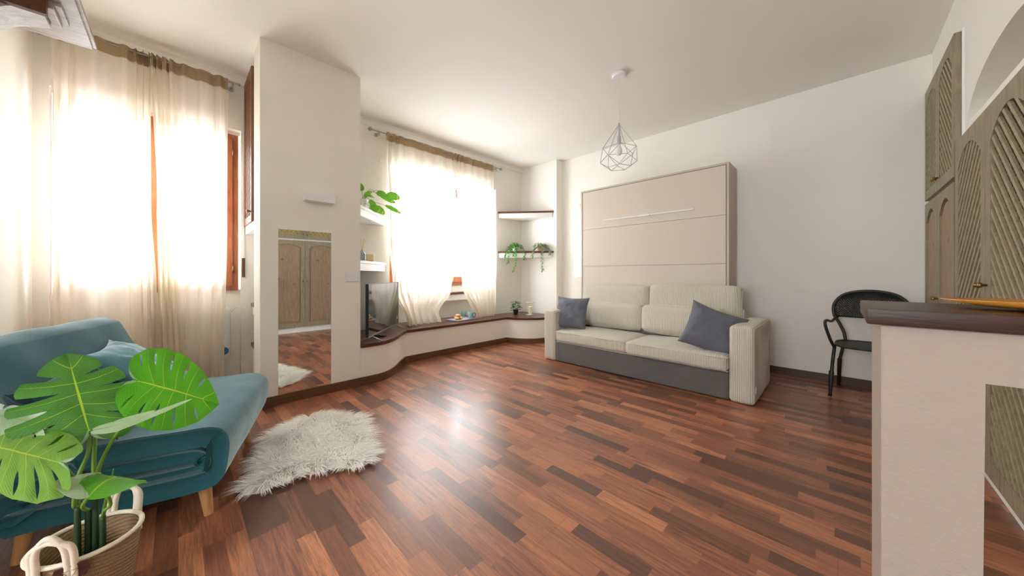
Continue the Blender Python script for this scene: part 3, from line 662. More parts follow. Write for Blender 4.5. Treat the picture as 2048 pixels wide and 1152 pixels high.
for s in (-1, 1):
    arm = catmull([(s*.225, -.10, .43), (s*.25, -.13, .50), (s*.275, -.17, .60), (s*.28, -.17, .645), (s*.27, -.12, .655), (s*.245, .02, .635), (s*.225, .15, .645), (s*.20, .262, .665)], 5)
    bm = bmesh.new(); tube(bm, arm, .011, 8); finish('armrest', bm, M['blackmetal'], t, True)
    bm = bmesh.new(); tube(bm, [(s*.222, -.09, .45), (s*.235, -.09, .30), (s*.24, -.08, .225), (s*.242, -.08, .215), (s*.25, -.06, .02), (s*.252, -.055, 0)], [.012, .012, .012, .017, .0115, .015], 10); finish('leg', bm, M['blackmetal'], t, True)
    bm = bmesh.new(); tube(bm, [(s*.16, .235, .45), (s*.19, .30, .27), (s*.192, .305, .26), (s*.20, .37, .0)], [.012, .012, .017, .012], 10); finish('leg', bm, M['blackmetal'], t, True)

# ------------------------------------------------------------------ breakfast bar
B0 = (.038, .875)
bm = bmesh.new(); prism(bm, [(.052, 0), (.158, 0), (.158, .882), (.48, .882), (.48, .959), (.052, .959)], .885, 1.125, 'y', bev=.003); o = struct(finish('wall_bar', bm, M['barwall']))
bm = bmesh.new(); box(bm, .034, .482, .872, 1.150, .960, .9875, .004); o = finish('bar_top', bm, M['darkwood_x'], None, True, auto=.6); tag(o, 'dark varnished wooden top of the white plastered breakfast bar', 'bar top')
bm = bmesh.new(); n = 40; up = []; lo = []; c0 = Vector((.30, 1.0, 0)); ax = Vector((.985, -.17, 0)); ay = Vector((.17, .985, 0))
rings = []
for rr, z, in ((.0, .9895), (.45, .9895), (.75, .993), (1.0, 1.0035), (.97, 1.0045), (.7, .996), (.4, .9925), (0, .9925)):
    ring = []
    for i in range(n):
        a = 2*PI*i/n; ca, sa = math.cos(a), math.sin(a)
        ring.append(bm.verts.new(c0+ax*(.17*ca*rr)+ay*(.085*sa*abs(sa)**.3*rr)+Vector((0, 0, z))))
    rings.append(ring)
for A_, B_ in zip(rings, rings[1:]):
    for i in range(n): bm.faces.new((A_[i], A_[(i+1) % n], B_[(i+1) % n], B_[i]))
bmesh.ops.remove_doubles(bm, verts=bm.verts, dist=.0002)
o = finish('serving_dish', bm, M['amber'], None, True); tag(o, 'shallow polished amber wooden dish lying on the bar top', 'dish')

# ------------------------------------------------------------------ distressed wooden canopy at the upper left
t = thing('carved_canopy', 'distressed silvery carved wooden canopy corner at the upper left', 'canopy', (-2.487, -.28, 2.10))
bm = bmesh.new(); box(bm, 0, .80, -.438, 0, 0, .024, .002); box(bm, -.008, .80, -.438, .010, .012, .03, .001); finish('canopy_board', bm, M['silverwood'], t)
wv = catmull([(-.086, -.045, 0), (-.12, -.058, 0), (-.16, -.075, 0), (-.19, -.103, 0), (-.215, -.112, 0), (-.25, -.105, 0), (-.29, -.08, 0), (-.33, -.07, 0), (-.38, -.09, 0), (-.438, -.12, 0)], 5)
pts = [(-.086, -.001)]+[(p.x, p.y) for p in wv]+[(-.438, -.001)]
bm = bmesh.new(); prism(bm, pts, .19, .335, 'x'); finish('carved_bracket', bm, M['silverwood'], t, True, auto=.6)
bm = bmesh.new(); box(bm, .19, .335, -.084, -.058, -.03, -.001, .004); box(bm, .19, .335, -.058, -.040, -.014, -.001, .003); finish('moulding', bm, M['silverwood'], t)
boxo('bracket_facing', (.336, .36, -.438, -.07, -.07, -.001), M['brownwood'], t, .001)

# ------------------------------------------------------------------ heater behind the near curtain
t = thing('convector_heater', 'white electric convector heater standing behind the near curtain', 'heater', (-4.035, .08, 0))
bm = bmesh.new(); softbox(bm, (0, 0, .51), (.035, .265, .24), .03, (0, 0, 0), 8); finish('heater_body', bm, M['satin'], t, True)
for ya, yb in ((-.21, -.13), (.13, .22)):
    bm = bmesh.new(); box(bm, .0345, .036, ya-.006, yb+.006, .594, .686, .001); [box(bm, .0355, .039, ya, yb, .60+i*.018, .608+i*.018) for i in range(5)]; finish('grille', bm, M['satin'], t)
bm = bmesh.new(); tube(bm, [(.0348, .215, .345), (.0365, .215, .345)], .035, 24); finish('sticker', bm, M['bluesticker'], t)
for y in (-.18, .18):
    bm = bmesh.new(); box(bm, -.02, .02, y-.02, y+.02, .02, .275); box(bm, -.03, .07, y-.012, y+.012, 0, .03, .004); finish('foot', bm, M['satin'], t)
bm = bmesh.new(); tube(bm, [(.0352+0, -.085+.012*math.cos(a*PI/8), .70+.012*math.sin(a*PI/8)) for a in range(16)], .0018, 5, True); finish('emblem', bm, M['greytext'], t)
cb = catmull([(-4.0, .35, .70), (-3.95, .385, .74), (-3.93, .41, .62), (-3.925, .40, .52), (-3.90, .44, .46), (-3.85, .455, .50), (-3.70, .52, .56), (-3.55, .60, .60)], 6)
bm = bmesh.new(); tube(bm, cb, .0035, 6); tube(bm, catmull([(-3.925, .40, .53), (-3.93, .425, .40), (-3.93, .41, .25), (-3.90, .36, .10), (-3.93, .30, .02), (-3.95, .2, .006)], 6), .003, 6)
o = finish('power_cable', bm, M['satin'], None, True); tag(o, 'white cable looping from the heater into the niche', 'cable')

# ------------------------------------------------------------------ television on the bench
P0, P1 = Vector((-3.195, 1.27)), Vector((-3.865, 1.905)); dv = (P1-P0); Lt = dv.length; ang = math.atan2(dv.y, dv.x)
t = thing('television', 'black flat television angled on the curved end of the bench', 'television', (P1.x, P1.y, .388), (0, 0, ang+PI))
bm = bmesh.new(); box(bm, 0, Lt, -.02, .008, .055, .565, .004); box(bm, .15, Lt-.15, -.06, -.02, .10, .40, .012); finish('housing', bm, M['black'], t)
boxo('screen', (.006, Lt-.006, .0085, .0095, .068, .558), M['screen'], t, 0)
boxo('bezel', (0, Lt, .008, .0125, .052, .066), M['chrome'], t, .001); boxo('sticker', (.045, .075, .0096, .0102, .12, .145), M['white'], t, 0)
for x in (.09, Lt-.09):
    bm = bmesh.new(); tube(bm, [(x, 0, .056), (x-.01, .10, .006)], .006, 8); tube(bm, [(x, -.005, .056), (x+.01, -.10, .006)], .006, 8); finish('foot', bm, M['chrome'], t, True)
t = thing('remote_control', 'black remote control lying before the television', 'remote control', (-3.47, 1.50, .389), (0, 0, 2.1))
boxo('remote_body', (-.022, .022, -.075, .075, 0, .016), M['black'], t, .005); boxo('button_pad', (-.014, .014, -.05, .06, .0162, .0175), M['greytext'], t, .0005)

# ------------------------------------------------------------------ small things on the bench
t = thing('serving_tray', 'small grey rectangular tray holding pastries and a mug', 'tray', (-3.89, 2.89, .389), (0, 0, .12))
bm = bmesh.new(); box(bm, -.12, .12, -.19, .19, 0, .008, .003); box(bm, -.125, -.11, -.195, .195, .004, .018, .003); box(bm, .11, .125, -.195, .195, .004, .018, .003); box(bm, -.11, .11, -.195, -.18, .004, .018, .003); box(bm, -.11, .11, .18, .195, .004, .018, .003)
finish('tray_base', bm, solid('grey_tray', (176, 170, 176), .4), t)
gp = 'pastries on the bench tray'; random.seed(4)
for i, (dx, dy, dz, lab) in enumerate(((.02, -.10, .0, 'small round pastry nearest the left end of the tray'), (.0, -.02, .0, 'golden pastry in the middle of the tray'), (-.05, -.055, .0, 'pastry at the back of the tray behind the others'), (-.015, -.055, .034, 'sugared pastry heaped on top of the other pastries'))):
    bm = bmesh.new(); bmesh.ops.create_uvsphere(bm, u_segments=18, v_segments=12, radius=.034)
    for v in bm.verts: v.co.z *= .62; v.co *= 1+.12*noise.noise(v.co*40+Vector((i, 0, 0)))
    o = finish('pastry', bm, M['pastry'], None, True, loc=(-3.89+dx, 2.89+dy, .398+.021+dz)); tag(o, lab, 'pastry', gp)
def mug(loc, rz, lab):
    t = thing('mug', lab, 'mug', loc, (0, 0, rz), 'turquoise mugs on the window bench')
    bm = bmesh.new(); lathe(bm, [(0, 0), (.032, 0), (.036, .006), (.041, .095), (.0395, .097), (.037, .09), (.033, .01), (0, .008)], 24); finish('cup', bm, M['tealceramic'], t, True)
    bm = bmesh.new(); tube(bm, catmull([(.036, 0, .078), (.058, 0, .082), (.068, 0, .058), (.058, 0, .03), (.035, 0, .022)], 5), .005, 8); finish('handle', bm, M['brownwood'], t, True)
mug((-3.84, 3.02, .398), .9, 'turquoise glazed mug standing on the right end of the tray'); mug((-4.07, 3.06, .389), 2.6, 'turquoise mug standing behind the tray by the wall')

def leaf_bm(bm, uvl, base, d, up, L, W, curl=.1, seg=5, shape=0):
    d = Vector(d).normalized(); s = d.cross(Vector(up)); s = s.normalized() if s.length > 1e-5 else d.orthogonal().normalized(); n = s.cross(d)
    prev = None
    for i in range(seg+1):
        t = i/seg; w = W/2*(math.sin(PI*min(1, t*.92+.06))**.8 if shape == 0 else math.sin(PI*(t*.93+.05))**.5)
        c = Vector(base)+d*(L*t)-n*(curl*L*t*t); f = .25*w
        row = [bm.verts.new(c-s*w+n*f), bm.verts.new(c), bm.verts.new(c+s*w+n*f)]
        if prev:
            for a, (u0, u1) in ((0, (1, 0)), (1, (0, 1))):
                fc = bm.faces.new((prev[a], prev[a+1], row[a+1], row[a]))
                for lp, uv in zip(fc.loops, ((.1+.4*t, .9*u0+.05), (.1+.4*t, .9*u1+.05), (.2+.4*t, .9*u1+.05), (.2+.4*t, .9*u0+.05))): lp[uvl].uv = uv
        prev = row
def pot(parent, r0, r1, h, mat, name='pot'):
    bm = bmesh.new(); lathe(bm, [(0, 0), (r0, 0), (r1, h*.85), (r1*1.06, h*.86), (r1*1.06, h), (r1*.94, h), (r1*.92, h*.88), (0, h*.86)], 24); return finish(name, bm, mat, parent, True, auto=.6)
def trailing(lab, loc, mat, potmat, seed, trails, gp, ls=.037, n=150, R=.11):
    t = thing('trailing_plant', lab, 'potted plant', loc, group=gp); random.seed(seed); pot(t, .042, .052, .085, potmat)
    bm = bmesh.new(); uvl = bm.loops.layers.uv.new(); sb = bmesh.new()
    for i in range(n):
        a = random.uniform(0, 2*PI); rr = R*math.sqrt(random.random()); z = .075+.075*(1-(rr/R)**2)*random.uniform(.3, 1.2)
        b = Vector((rr*math.cos(a), min(.06, rr*math.sin(a)), max(.03, z))); leaf_bm(bm, uvl, b, (math.cos(a)+random.uniform(-.5, .5), math.sin(a)+random.uniform(-.5, .5), random.uniform(-.4, .6)), (0, 0, 1), ls*random.uniform(.7, 1.2), ls*.62, .2, 3)
        if i % 6 == 0: tube(sb, [(0, 0, .07), b*.5+Vector((0, 0, .06)), b], .0012, 4)
    for tr in trails:
        pts = catmull([(0, 0, .08)]+list(tr), 7); tube(sb, pts, .0014, 4)
        for k, p in enumerate(pts[4:]):
            for q in range(2):
                a = random.uniform(0, 2*PI); leaf_bm(bm, uvl, p, (math.cos(a), math.sin(a), random.uniform(-.9, .1)), (0, 0, 1), ls*random.uniform(.7, 1.15), ls*.62, .2, 3)
    finish('foliage', bm, mat, t, True); finish('stems', sb, M['stem'], t, True)
gp = 'trailing plants on the far alcove shelf'
trailing('bright green trailing plant at the left end of the alcove shelf', (-3.87, 3.99, 1.426), M['ivy'], M['ceramic'], 3,
         [((.10, -.09, .08), (.135, -.13, -.02), (.13, -.13, -.15), (.12, -.15, -.27), (.10, -.16, -.34)), ((.04, -.12, .06), (.03, -.18, -.03), (.02, -.19, -.13), (.01, -.19, -.2)), ((.16, -.02, .06), (.22, -.02, -.02), (.23, -.03, -.14)), ((-.0, -.14, .05), (-.02, -.2, -.03), (-.03, -.22, -.1)), ((.09, -.08, .1), (.10, -.12, 0), (.09, -.14, -.08))], gp)
trailing('variegated trailing plant in a tan pot at the right end of the alcove shelf', (-3.50, 4.20, 1.426), M['ivyvar'], M['terracotta'], 8,
         [((.08, -.06, .09), (.11, -.09, -.02), (.11, -.10, -.14), (.12, -.10, -.26), (.12, -.10, -.32)), ((.0, -.11, .06), (-.03, -.16, -.02), (-.04, -.17, -.1)), ((.14, .0, .06), (.19, .0, -.0), (.20, -.01, -.06))], gp, .041, 130)
t = thing('bushy_pot_plant', 'small dark green pot plant in a black pot on the bench', 'potted plant', (-3.74, 3.86, .389)); random.seed(12)
pot(t, .03, .045, .085, M['black']); bm = bmesh.new(); uvl = bm.loops.layers.uv.new(); sb = bmesh.new()
for i in range(60):
    a = random.uniform(0, 2*PI); rr = random.uniform(0, .07); b = Vector((rr*math.cos(a), rr*math.sin(a), random.uniform(.12, .23)-rr*.6)); leaf_bm(bm, uvl, b, (math.cos(a), math.sin(a), random.uniform(-.2, .5)), (0, 0, 1), .055, .032, .25, 4)
    if i % 3 == 0: tube(sb, [(0, 0, .07), b], .0015, 4)
finish('foliage', bm, M['darkleaf'], t, True); finish('stems', sb, M['stem'], t, True)
t = thing('hurricane_candle_holder', 'clear glass hurricane candle holder at the far end of the bench', 'candle holder', (-3.57, 4.02, .389))
bm = bmesh.new(); lathe(bm, [(0, 0), (.072, 0), (.072, .20), (.069, .20), (.069, .006), (0, .006)], 32); finish('glass_cylinder', bm, M['glass'], t, True, auto=.6)
bm = bmesh.new(); lathe(bm, [(.073, .198), (.0745, .2), (.072, .203), (.069, .2)], 32); finish('glass_rim', bm, solid('pale_glass_edge', (206, 214, 214), .1), t, True)
bm = bmesh.new(); lathe(bm, [(.0, .0), (.075, .0), (.076, .006), (.072, .007), (.0, .007)], 32); finish('glass_base', bm, bpy.data.materials['pale_glass_edge'], t, True)
bm = bmesh.new(); lathe(bm, [(0, .008), (.03, .008), (.031, .01), (.031, .13), (.028, .133), (0, .131)], 24); tube(bm, [(0, 0, .13), (0, 0, .142)], .001, 5)
o = finish('pillar_candle', bm, M['wax'], None, True, loc=(-3.57, 4.02, .389), auto=.6); tag(o, 'ivory pillar candle standing inside the hurricane glass', 'candle')

# on the left corner shelves
t = thing('round_leaved_plant', 'green round-leaved plant in a white pot on the upper corner shelf', 'potted plant', (-3.66, 1.40, 1.751)); pot(t, .04, .055, .10, M['ceramic'])
bm = bmesh.new(); uvl = bm.loops.layers.uv.new(); sb = bmesh.new()
lv = [((.02, .26, .19), (.2, .7, -.05), .15, .10), ((-.04, .17, .20), (.0, .8, .05), .13, .09), ((.08, .16, .16), (.35, .6, -.3), .17, .06), ((.10, .10, .03), (.3, .5, -.5), .12, .07), ((.12, .20, .05), (.3, .8, -.35), .18, .05), ((.16, -.04, .10), (.6, .1, .2), .12, .06),
      ((.17, .02, .01), (.5, .5, -.4), .12, .08), ((.05, .06, .10), (.2, .5, -.8), .11, .06), ((-.06, .08, .16), (-.4, .6, .2), .12, .08), ((.15, -.06, .16), (.4, -.3, .3), .10, .06), ((.1, -.08, .04), (.4, -.4, -.4), .12, .09)]
for b, d, L, Wd in lv:
    leaf_bm(bm, uvl, b, d, (.75, -.45, .25), L, Wd, .12, 6, 1); tube(sb, catmull([(0, 0, .08), (b[0]*.5, b[1]*.5, b[2]+.03), b], 5), .0022, 5)
finish('foliage', bm, M['roundleaf'], t, True); finish('stems', sb, M['stem'], t, True)
t = thing('crystal_ornament', 'faceted clear ornament among the leaves on the upper corner shelf', 'ornament', (-3.73, 1.545, 1.751))
bm = bmesh.new(); bmesh.ops.create_icosphere(bm, subdivisions=1, radius=.05, matrix=Matrix.Translation((0, 0, .05)) @ Matrix.Diagonal((1, 1, 1.1, 1)))
finish('crystal', bm, solid('frosted_crystal', (222, 228, 236), .08, var=.12, scale=60), t)
t = thing('reed_diffuser', 'blue grey reed diffuser bottle on the lower corner shelf', 'diffuser', (-3.475, 1.325, 1.191))
bm = bmesh.new(); lathe(bm, [(0, 0), (.032, 0), (.034, .01), (.034, .06), (.026, .085), (.014, .092), (.014, .10), (0, .10)], 22); finish('bottle', bm, M['blueglass'], t, True)
for i in range(5):
    bm = bmesh.new(); a = i*1.256; tube(bm, [(0, 0, .09), (.03*math.cos(a), .03*math.sin(a)+.01, .225)], .0018, 5); finish('reed', bm, M['legwood'], t, True)
t = thing('candle_bowl', 'tan jar candle with a white rim on the lower corner shelf', 'candle', (-3.69, 1.475, 1.191))
bm = bmesh.new(); lathe(bm, [(0, 0), (.055, 0), (.062, .01), (.062, .075), (.058, .075), (.056, .03), (0, .028)], 28); finish('jar', bm, solid('tan_ceramic', (222, 200, 158), .5), t, True, auto=.6)
bm = bmesh.new(); lathe(bm, [(0, .03), (.055, .03), (.055, .06), (0, .06)], 24); finish('wax', bm, M['wax'], t, True, auto=.6)
o = boxo('photo_card', (-.002, .002, -.012, .012, 0, .085), M['ceramic'], None, .001); o.location = (-3.79, 1.575, 1.191); o.rotation_euler = (0, 0, .6); tag(o, 'small upright white card at the right end of the lower corner shelf', 'card')

# ------------------------------------------------------------------ teal sofa bed
TA = math.radians(17.7); TD = Vector((math.sin(TA), math.cos(TA), 0)); TW = Vector((-TD.y, TD.x, 0))
T = thing('teal_sofa_bed', 'teal velvet fold-out sofa bed with beech legs at the left', 'sofa bed', (-1.961, .095, 0), (0, 0, -TA))
# local axes: y = depth (towards the front), x = across, negative = away from the camera
W0, W1_ = .07, -.80
def extr(name, path, th, mat, rbev=.02, x0=W1_, x1=W0, closed=False, bevel=.018, wr=.0):
    """a thick padded band following a path in (y,z), extruded across x"""
    pts = catmull([(a, b, 0) for a, b in path], 8); n = len(pts); L_, R_ = [], []
    for i, p in enumerate(pts):
        t_ = (pts[min(n-1, i+1)]-pts[max(0, i-1)]).normalized(); nn = Vector((-t_.y, t_.x, 0)); L_.append(p+nn*th/2); R_.append(p-nn*th/2)
    e1 = [R_[-1]+(L_[-1]-R_[-1])*k/6+(pts[-1]-pts[-2]).normalized()*th*.45*math.sin(PI*k/6) for k in range(1, 6)]
    e0 = [L_[0]+(R_[0]-L_[0])*k/6+(pts[0]-pts[1]).normalized()*th*.45*math.sin(PI*k/6) for k in range(1, 6)]
    poly = R_+e1+L_[::-1]+e0; bm = bmesh.new(); nx = 14; rings = []
    cx = [(0, .0), (.002, .35), (.006, .65), (.012, .85), (.02, .96), (.03, 1)]
    def ring(x, inset):
        r_ = []; m_ = len(poly)
        for i, p in enumerate(poly):
            a = poly[i-1]; b = poly[(i+1) % m_]; t_ = (b-a); t_ = t_.normalized() if t_.length > 1e-9 else Vector((1, 0, 0)); nn = Vector((t_.y, -t_.x, 0))
            q = p-nn*inset; w_ = wr*noise.noise(Vector((x*6, q.x*7, q.y*7))) if wr else 0
            r_.append(bm.verts.new((x, q.x+w_, q.y+w_)))
        return r_
    b = bevel
    for k in range(6): a = PI/2*k/5; rings.append(ring(x0+b*(1-math.sin(a)), b*(1-math.cos(PI/2-a))))
    for k in range(1, nx): rings.append(ring(x0+b+(x1-x0-2*b)*k/nx, 0))
    for k in range(6): a = PI/2*(1-k/5); rings.append(ring(x1-b*(1-math.sin(a)), b*(1-math.cos(PI/2-a))))
    m_ = len(poly)
    for A_, B_ in zip(rings, rings[1:]):
        for i in range(m_): bm.faces.new((A_[i], A_[(i+1) % m_], B_[(i+1) % m_], B_[i]))
    nL = len(R_)
    for rg in (rings[0], rings[-1]):
        for i in range(nL-1): bm.faces.new((rg[i], rg[i+1], rg[nL+5+(nL-1)-i-1], rg[nL+5+(nL-1)-i]))
        bm.faces.new(rg[nL-1:nL+6]); bm.faces.new([rg[0]]+[rg[nL+5+nL-1]]+rg[nL+5+nL:])
    return finish(name, bm, mat, T, True, auto=1.0)
extr('seat_mattress', [(-.52, .362), (-.30, .364), (-.08, .366), (.02, .362), (.048, .33), (.045, .26), (.03, .20), (-.02, .183), (-.20, .176), (-.52, .172)], .078, M['teal'], wr=.006)
extr('folded_mattress', [(-.50, .294), (-.25, .293), (-.06, .292), (-.012, .28), (-.004, .258), (-.014, .236), (-.06, .226), (-.30, .224), (-.50, .222)], .052, M['teal'], x0=W1_+.01, x1=W0-.012, wr=.004)
extr('backrest', [(-.40, .30), (-.47, .36), (-.55, .52), (-.615, .66), (-.66, .755)], .13, M['teal'], bevel=.045, wr=.008)
extr('back_base', [(-.50, .23), (-.60, .23), (-.70, .24)], .12, M['teal'], bevel=.03, wr=.004)
bm = bmesh.new(); tube(bm, [(W1_+.06, -.535, .612), (W0-.06, -.535, .612)], .004, 6); finish('seam', bm, M['teal_dark'], T)
boxo('seat_frame', (W1_+.04, W0-.04, -.62, -.02, .136, .15), M['teal_dark'], T, .004)
for x, y, tx in ((0, 0, 0), (-.70, 0, 0), (0, -.53, 0), (-.70, -.53, 0)):
    bm = bmesh.new(); dy = .0 if y == 0 else -.02; tube(bm, [(x, y, 0), (x-.012 if x > -.1 else x+.012, y+(-.02 if y == 0 else .02), .15)], [.016, .026], 18); finish('leg', bm, M['legwood'], T, True, auto=.6)
def loc2w(x, y, z): return Vector((-1.961, .095, 0))+TD*y+(-TW)*x+Vector((0, 0, z))
gp = 'cushions on the teal sofa bed'
nx = -TW
pillow('throw_pillow', 'pale teal velvet cushion propped in the far corner of the sofa bed', 'cushion', .46, .44, .13, M['teal_light'], basis(loc2w(-.44, -.35, .56), (nx*.95+TD*.25), (-TD*.75+Vector((0, 0, .62))+nx*-.15)), 3, gp)
pillow('throw_pillow', 'dark teal velvet cushion on the near part of the sofa bed, behind the plant', 'cushion', .38, .34, .12, M['teal_dark'], basis(loc2w(-.09, -.39, .53), (nx*.97+TD*.1), (-TD*.70+Vector((0, 0, .6)))), 7, gp)

# ------------------------------------------------------------------ fur rug
def fur():
    px = [(180, 950), (205, 880), (330, 790), (400, 715), (300, 665), (340, 595), (450, 510), (410, 430), (430, 370), (510, 320), (640, 258), (780, 200), (850, 155), (1000, 148), (1180, 152), (1390, 172), (1425, 190), (1375, 245), (1450, 335), (1465, 395), (1420, 430), (1480, 500), (1505, 585), (1415, 650), (1250, 680), (1130, 655), (1000, 715), (860, 745), (780, 730), (680, 790), (560, 820), (440, 890), (330, 935)]
    out = []
    for x, y in px:
        u, v = 440+x/4.8, 800+y/4.8; r = (u-CU)/FP; tt = CAMH*FP/(v-HV)
        out.append((tt*(-math.sin(YAW)+r*math.cos(YAW)), tt*(math.cos(YAW)+r*math.sin(YAW))))
    cx, cy = sum(p[0] for p in out)/len(out), sum(p[1] for p in out)/len(out)
    base = [((a-cx)*.94, (b-cy)*.94) for a, b in out]
    t = thing('fur_rug', 'shaggy ivory faux sheepskin rug lying before the mirror', 'rug', (cx, cy, 0))
    bm = bmesh.new(); prism(bm, base, .001, .010); finish('backing', bm, M['fur'], t)
    def inside(x, y):
        c = False; n = len(base)
        for i in range(n):
            a, b = base[i], base[i-1]
            if (a[1] > y) != (b[1] > y) and x < (b[0]-a[0])*(y-a[1])/(b[1]-a[1])+a[0]: c = not c
        return c
    def near(x, y):
        best = 9; bd = (0, 0)
        for i in range(len(base)):
            a, b = Vector(base[i-1]), Vector(base[i]); p = Vector((x, y)); ab = b-a; s = max(0, min(1, (p-a).dot(ab)/ab.length_squared)); q = a+ab*s; d = (p-q).length
            if d < best: best = d; bd = (q-p)
        return best, bd
    random.seed(5); xs = [p[0] for p in base]; ys = [p[1] for p in base]; V = []; F = []; UV = []; cnt = 0
    while cnt < 15000:
        x, y = random.uniform(min(xs), max(xs)), random.uniform(min(ys), max(ys))
        if not inside(x, y): continue
        cnt += 1; d, e = near(x, y); e = Vector((e[0], e[1])); e = e.normalized() if e.length > 1e-6 else Vector((1, 0)); k = max(0, 1-d/.09)
        fl = Vector((noise.noise(Vector((x*5, y*5, 1)))+.0, noise.noise(Vector((x*5, y*5, 9)))))*2.0+Vector((random.uniform(-.5, .5), random.uniform(-.5, .5)))
        dr = fl*(1-k)+e*k*1.6+fl*.35*k; dr = dr.normalized() if dr.length > 1e-6 else e; L = random.uniform(.04, .07)*(1+.35*k); w = random.uniform(.0016, .0028)
        sd = Vector((-dr.y, dr.x, 0)); b = Vector((x, y, .008)); d3 = Vector((dr.x, dr.y, 0)); i0 = len(V); tone = random.random(); rise = random.uniform(.35, .8)*(1-.45*k)
        for s in range(4):
            q = s/3; p = b+d3*(L*(q*.55+.45*q*q)*(.75+.3*k))+Vector((0, 0, L*rise*math.sin(q*2.2)*.75)); p.z = max(p.z, .003); ww = w*(1-q*.85)
            V += [p-sd*ww, p+sd*ww]
        for s in range(3):
            F.append((i0+2*s, i0+2*s+1, i0+2*s+3, i0+2*s+2)); UV += [(tone, s/3), (tone, s/3), (tone, (s+1)/3), (tone, (s+1)/3)]
    me = bpy.data.meshes.new('pile'); me.from_pydata([tuple(v) for v in V], [], F); u = me.uv_layers.new()
    for i, c in enumerate(UV): u.data[i].uv = c
    me.materials.append(M['fur']); o = bpy.data.objects.new('pile', me); COL.objects.link(o); o.parent = t; o['kind'] = 'stuff'
fur()

# ------------------------------------------------------------------ monstera in a basket
def ray(u, v, w):
    w = w*WS; r = (u-CU)/FP; return Vector((w*(-math.sin(YAW)+r*math.cos(YAW)), w*(math.cos(YAW)+r*math.sin(YAW)), CAMH+(HV-v)/FP*w))
PC = Vector((-1.630, -.193, 0)); RB = .110; WS = 1.15   # basket centre, rim radius, depth scale of the foliage
K = thing('monstera_plant', 'tall artificial monstera with big split leaves standing in the basket', 'potted plant', (PC.x, PC.y, .03))
BK = thing('jute_basket', 'round woven jute basket with cream rope rim and two handles', 'basket', (PC.x, PC.y, 0), (0, 0, .0))
HB = .250
bm = bmesh.new(); lathe(bm, [(0, .004), (.074, .0), (.083, .010), (.092, .08), (.101, .16), (RB, HB-.01), (RB-.008, HB-.01), (.093, .16), (.084, .08), (.074, .016), (0, .012)], 48); finish('basket_body', bm, M['jute'], BK, True)
bm = bmesh.new(); tube(bm, [(RB*math.cos(a*PI/24), RB*math.sin(a*PI/24), HB-.003) for a in range(48)], .0065, 10, True); finish('rim', bm, M['cord'], BK, True)
for a0 in (math.radians(-25), math.radians(145)):
    def hp(da, z, out=0): return ((RB+.010+out)*math.cos(a0+da), (RB+.010+out)*math.sin(a0+da), z)
    bm = bmesh.new()
    for off in (-.0055, .0055):
        k = off/RB; tube(bm, catmull([hp(-.31+k, HB-.07), hp(-.31+k, HB-.01), hp(-.28+k, HB+.045, .005), hp(-.15+k*.6, HB+.070+off, .006), hp(0, HB+.080+off, .006), hp(.15-k*.6, HB+.070+off, .006), hp(.28-k, HB+.045, .005), hp(.31-k, HB-.01), hp(.31-k, HB-.07)], 6), .0078, 8)
    finish('handle', bm, M['cord'], BK, True)
# leather tag with a triangle emblem at the foot of the near handle
tp = ray(130, 1146, .70); dirn = Vector((tp.x-PC.x, tp.y-PC.y, 0)).normalized(); ang = math.radians(-7)
def onb(a, z, o_=.0): rr = .101+(RB-.101)*(z-.16)/(HB-.16)+.003+o_; return Vector((rr*math.cos(a), rr*math.sin(a), z))
bm = bmesh.new(); zc = HB-.024; q = []
for du, dz in ((-.024, -.020), (.024, -.020), (.030, 0), (.024, .020), (-.024, .020), (-.030, 0)): q.append(onb(ang+du/RB, zc+dz, .012))
q2 = [v+Vector((v.x, v.y, 0)).normalized()*.004 for v in q]; A_ = [bm.verts.new(v) for v in q]; B_ = [bm.verts.new(v) for v in q2]; bm.faces.new(A_); bm.faces.new(B_[::-1])
for i in range(6): bm.faces.new((A_[i], B_[i], B_[(i+1) % 6], A_[(i+1) % 6]))
tg = finish('leather_tag', bm, M['leather'], BK)
bm = bmesh.new(); tr = [onb(ang+du/RB, zc+dz, .0175) for du, dz in ((-.012, .009), (.012, .009), (0, -.012))]
tube(bm, tr, .0012, 6, True); finish('triangle_emblem', bm, M['brass'], tg)
bm = bmesh.new(); lathe(bm, [(0, 0), (.06, 0), (.07, .10), (.068, .11), (0, .108)], 28); finish('pot', bm, M['black'], K, True, auto=.6)
bm = bmesh.new(); lathe(bm, [(0, .125), (.05, .124), (.085, .115), (.085, .105), (0, .10)], 28); finish('soil', bm, M['soil'], K, True)
HM = catmull([(.01, .0, 0), (.10, -.13, 0), (.26, -.17, 0), (.43, -.05, 0), (.52, .14, 0), (.53, .36, 0), (.46, .58, 0), (.33, .78, 0), (.15, .94, 0), (0, 1.03, 0)], 10)
def margin(t):
    x = t*(len(HM)-1); i = min(len(HM)-2, int(x)); return HM[i].lerp(HM[i+1], x-i)
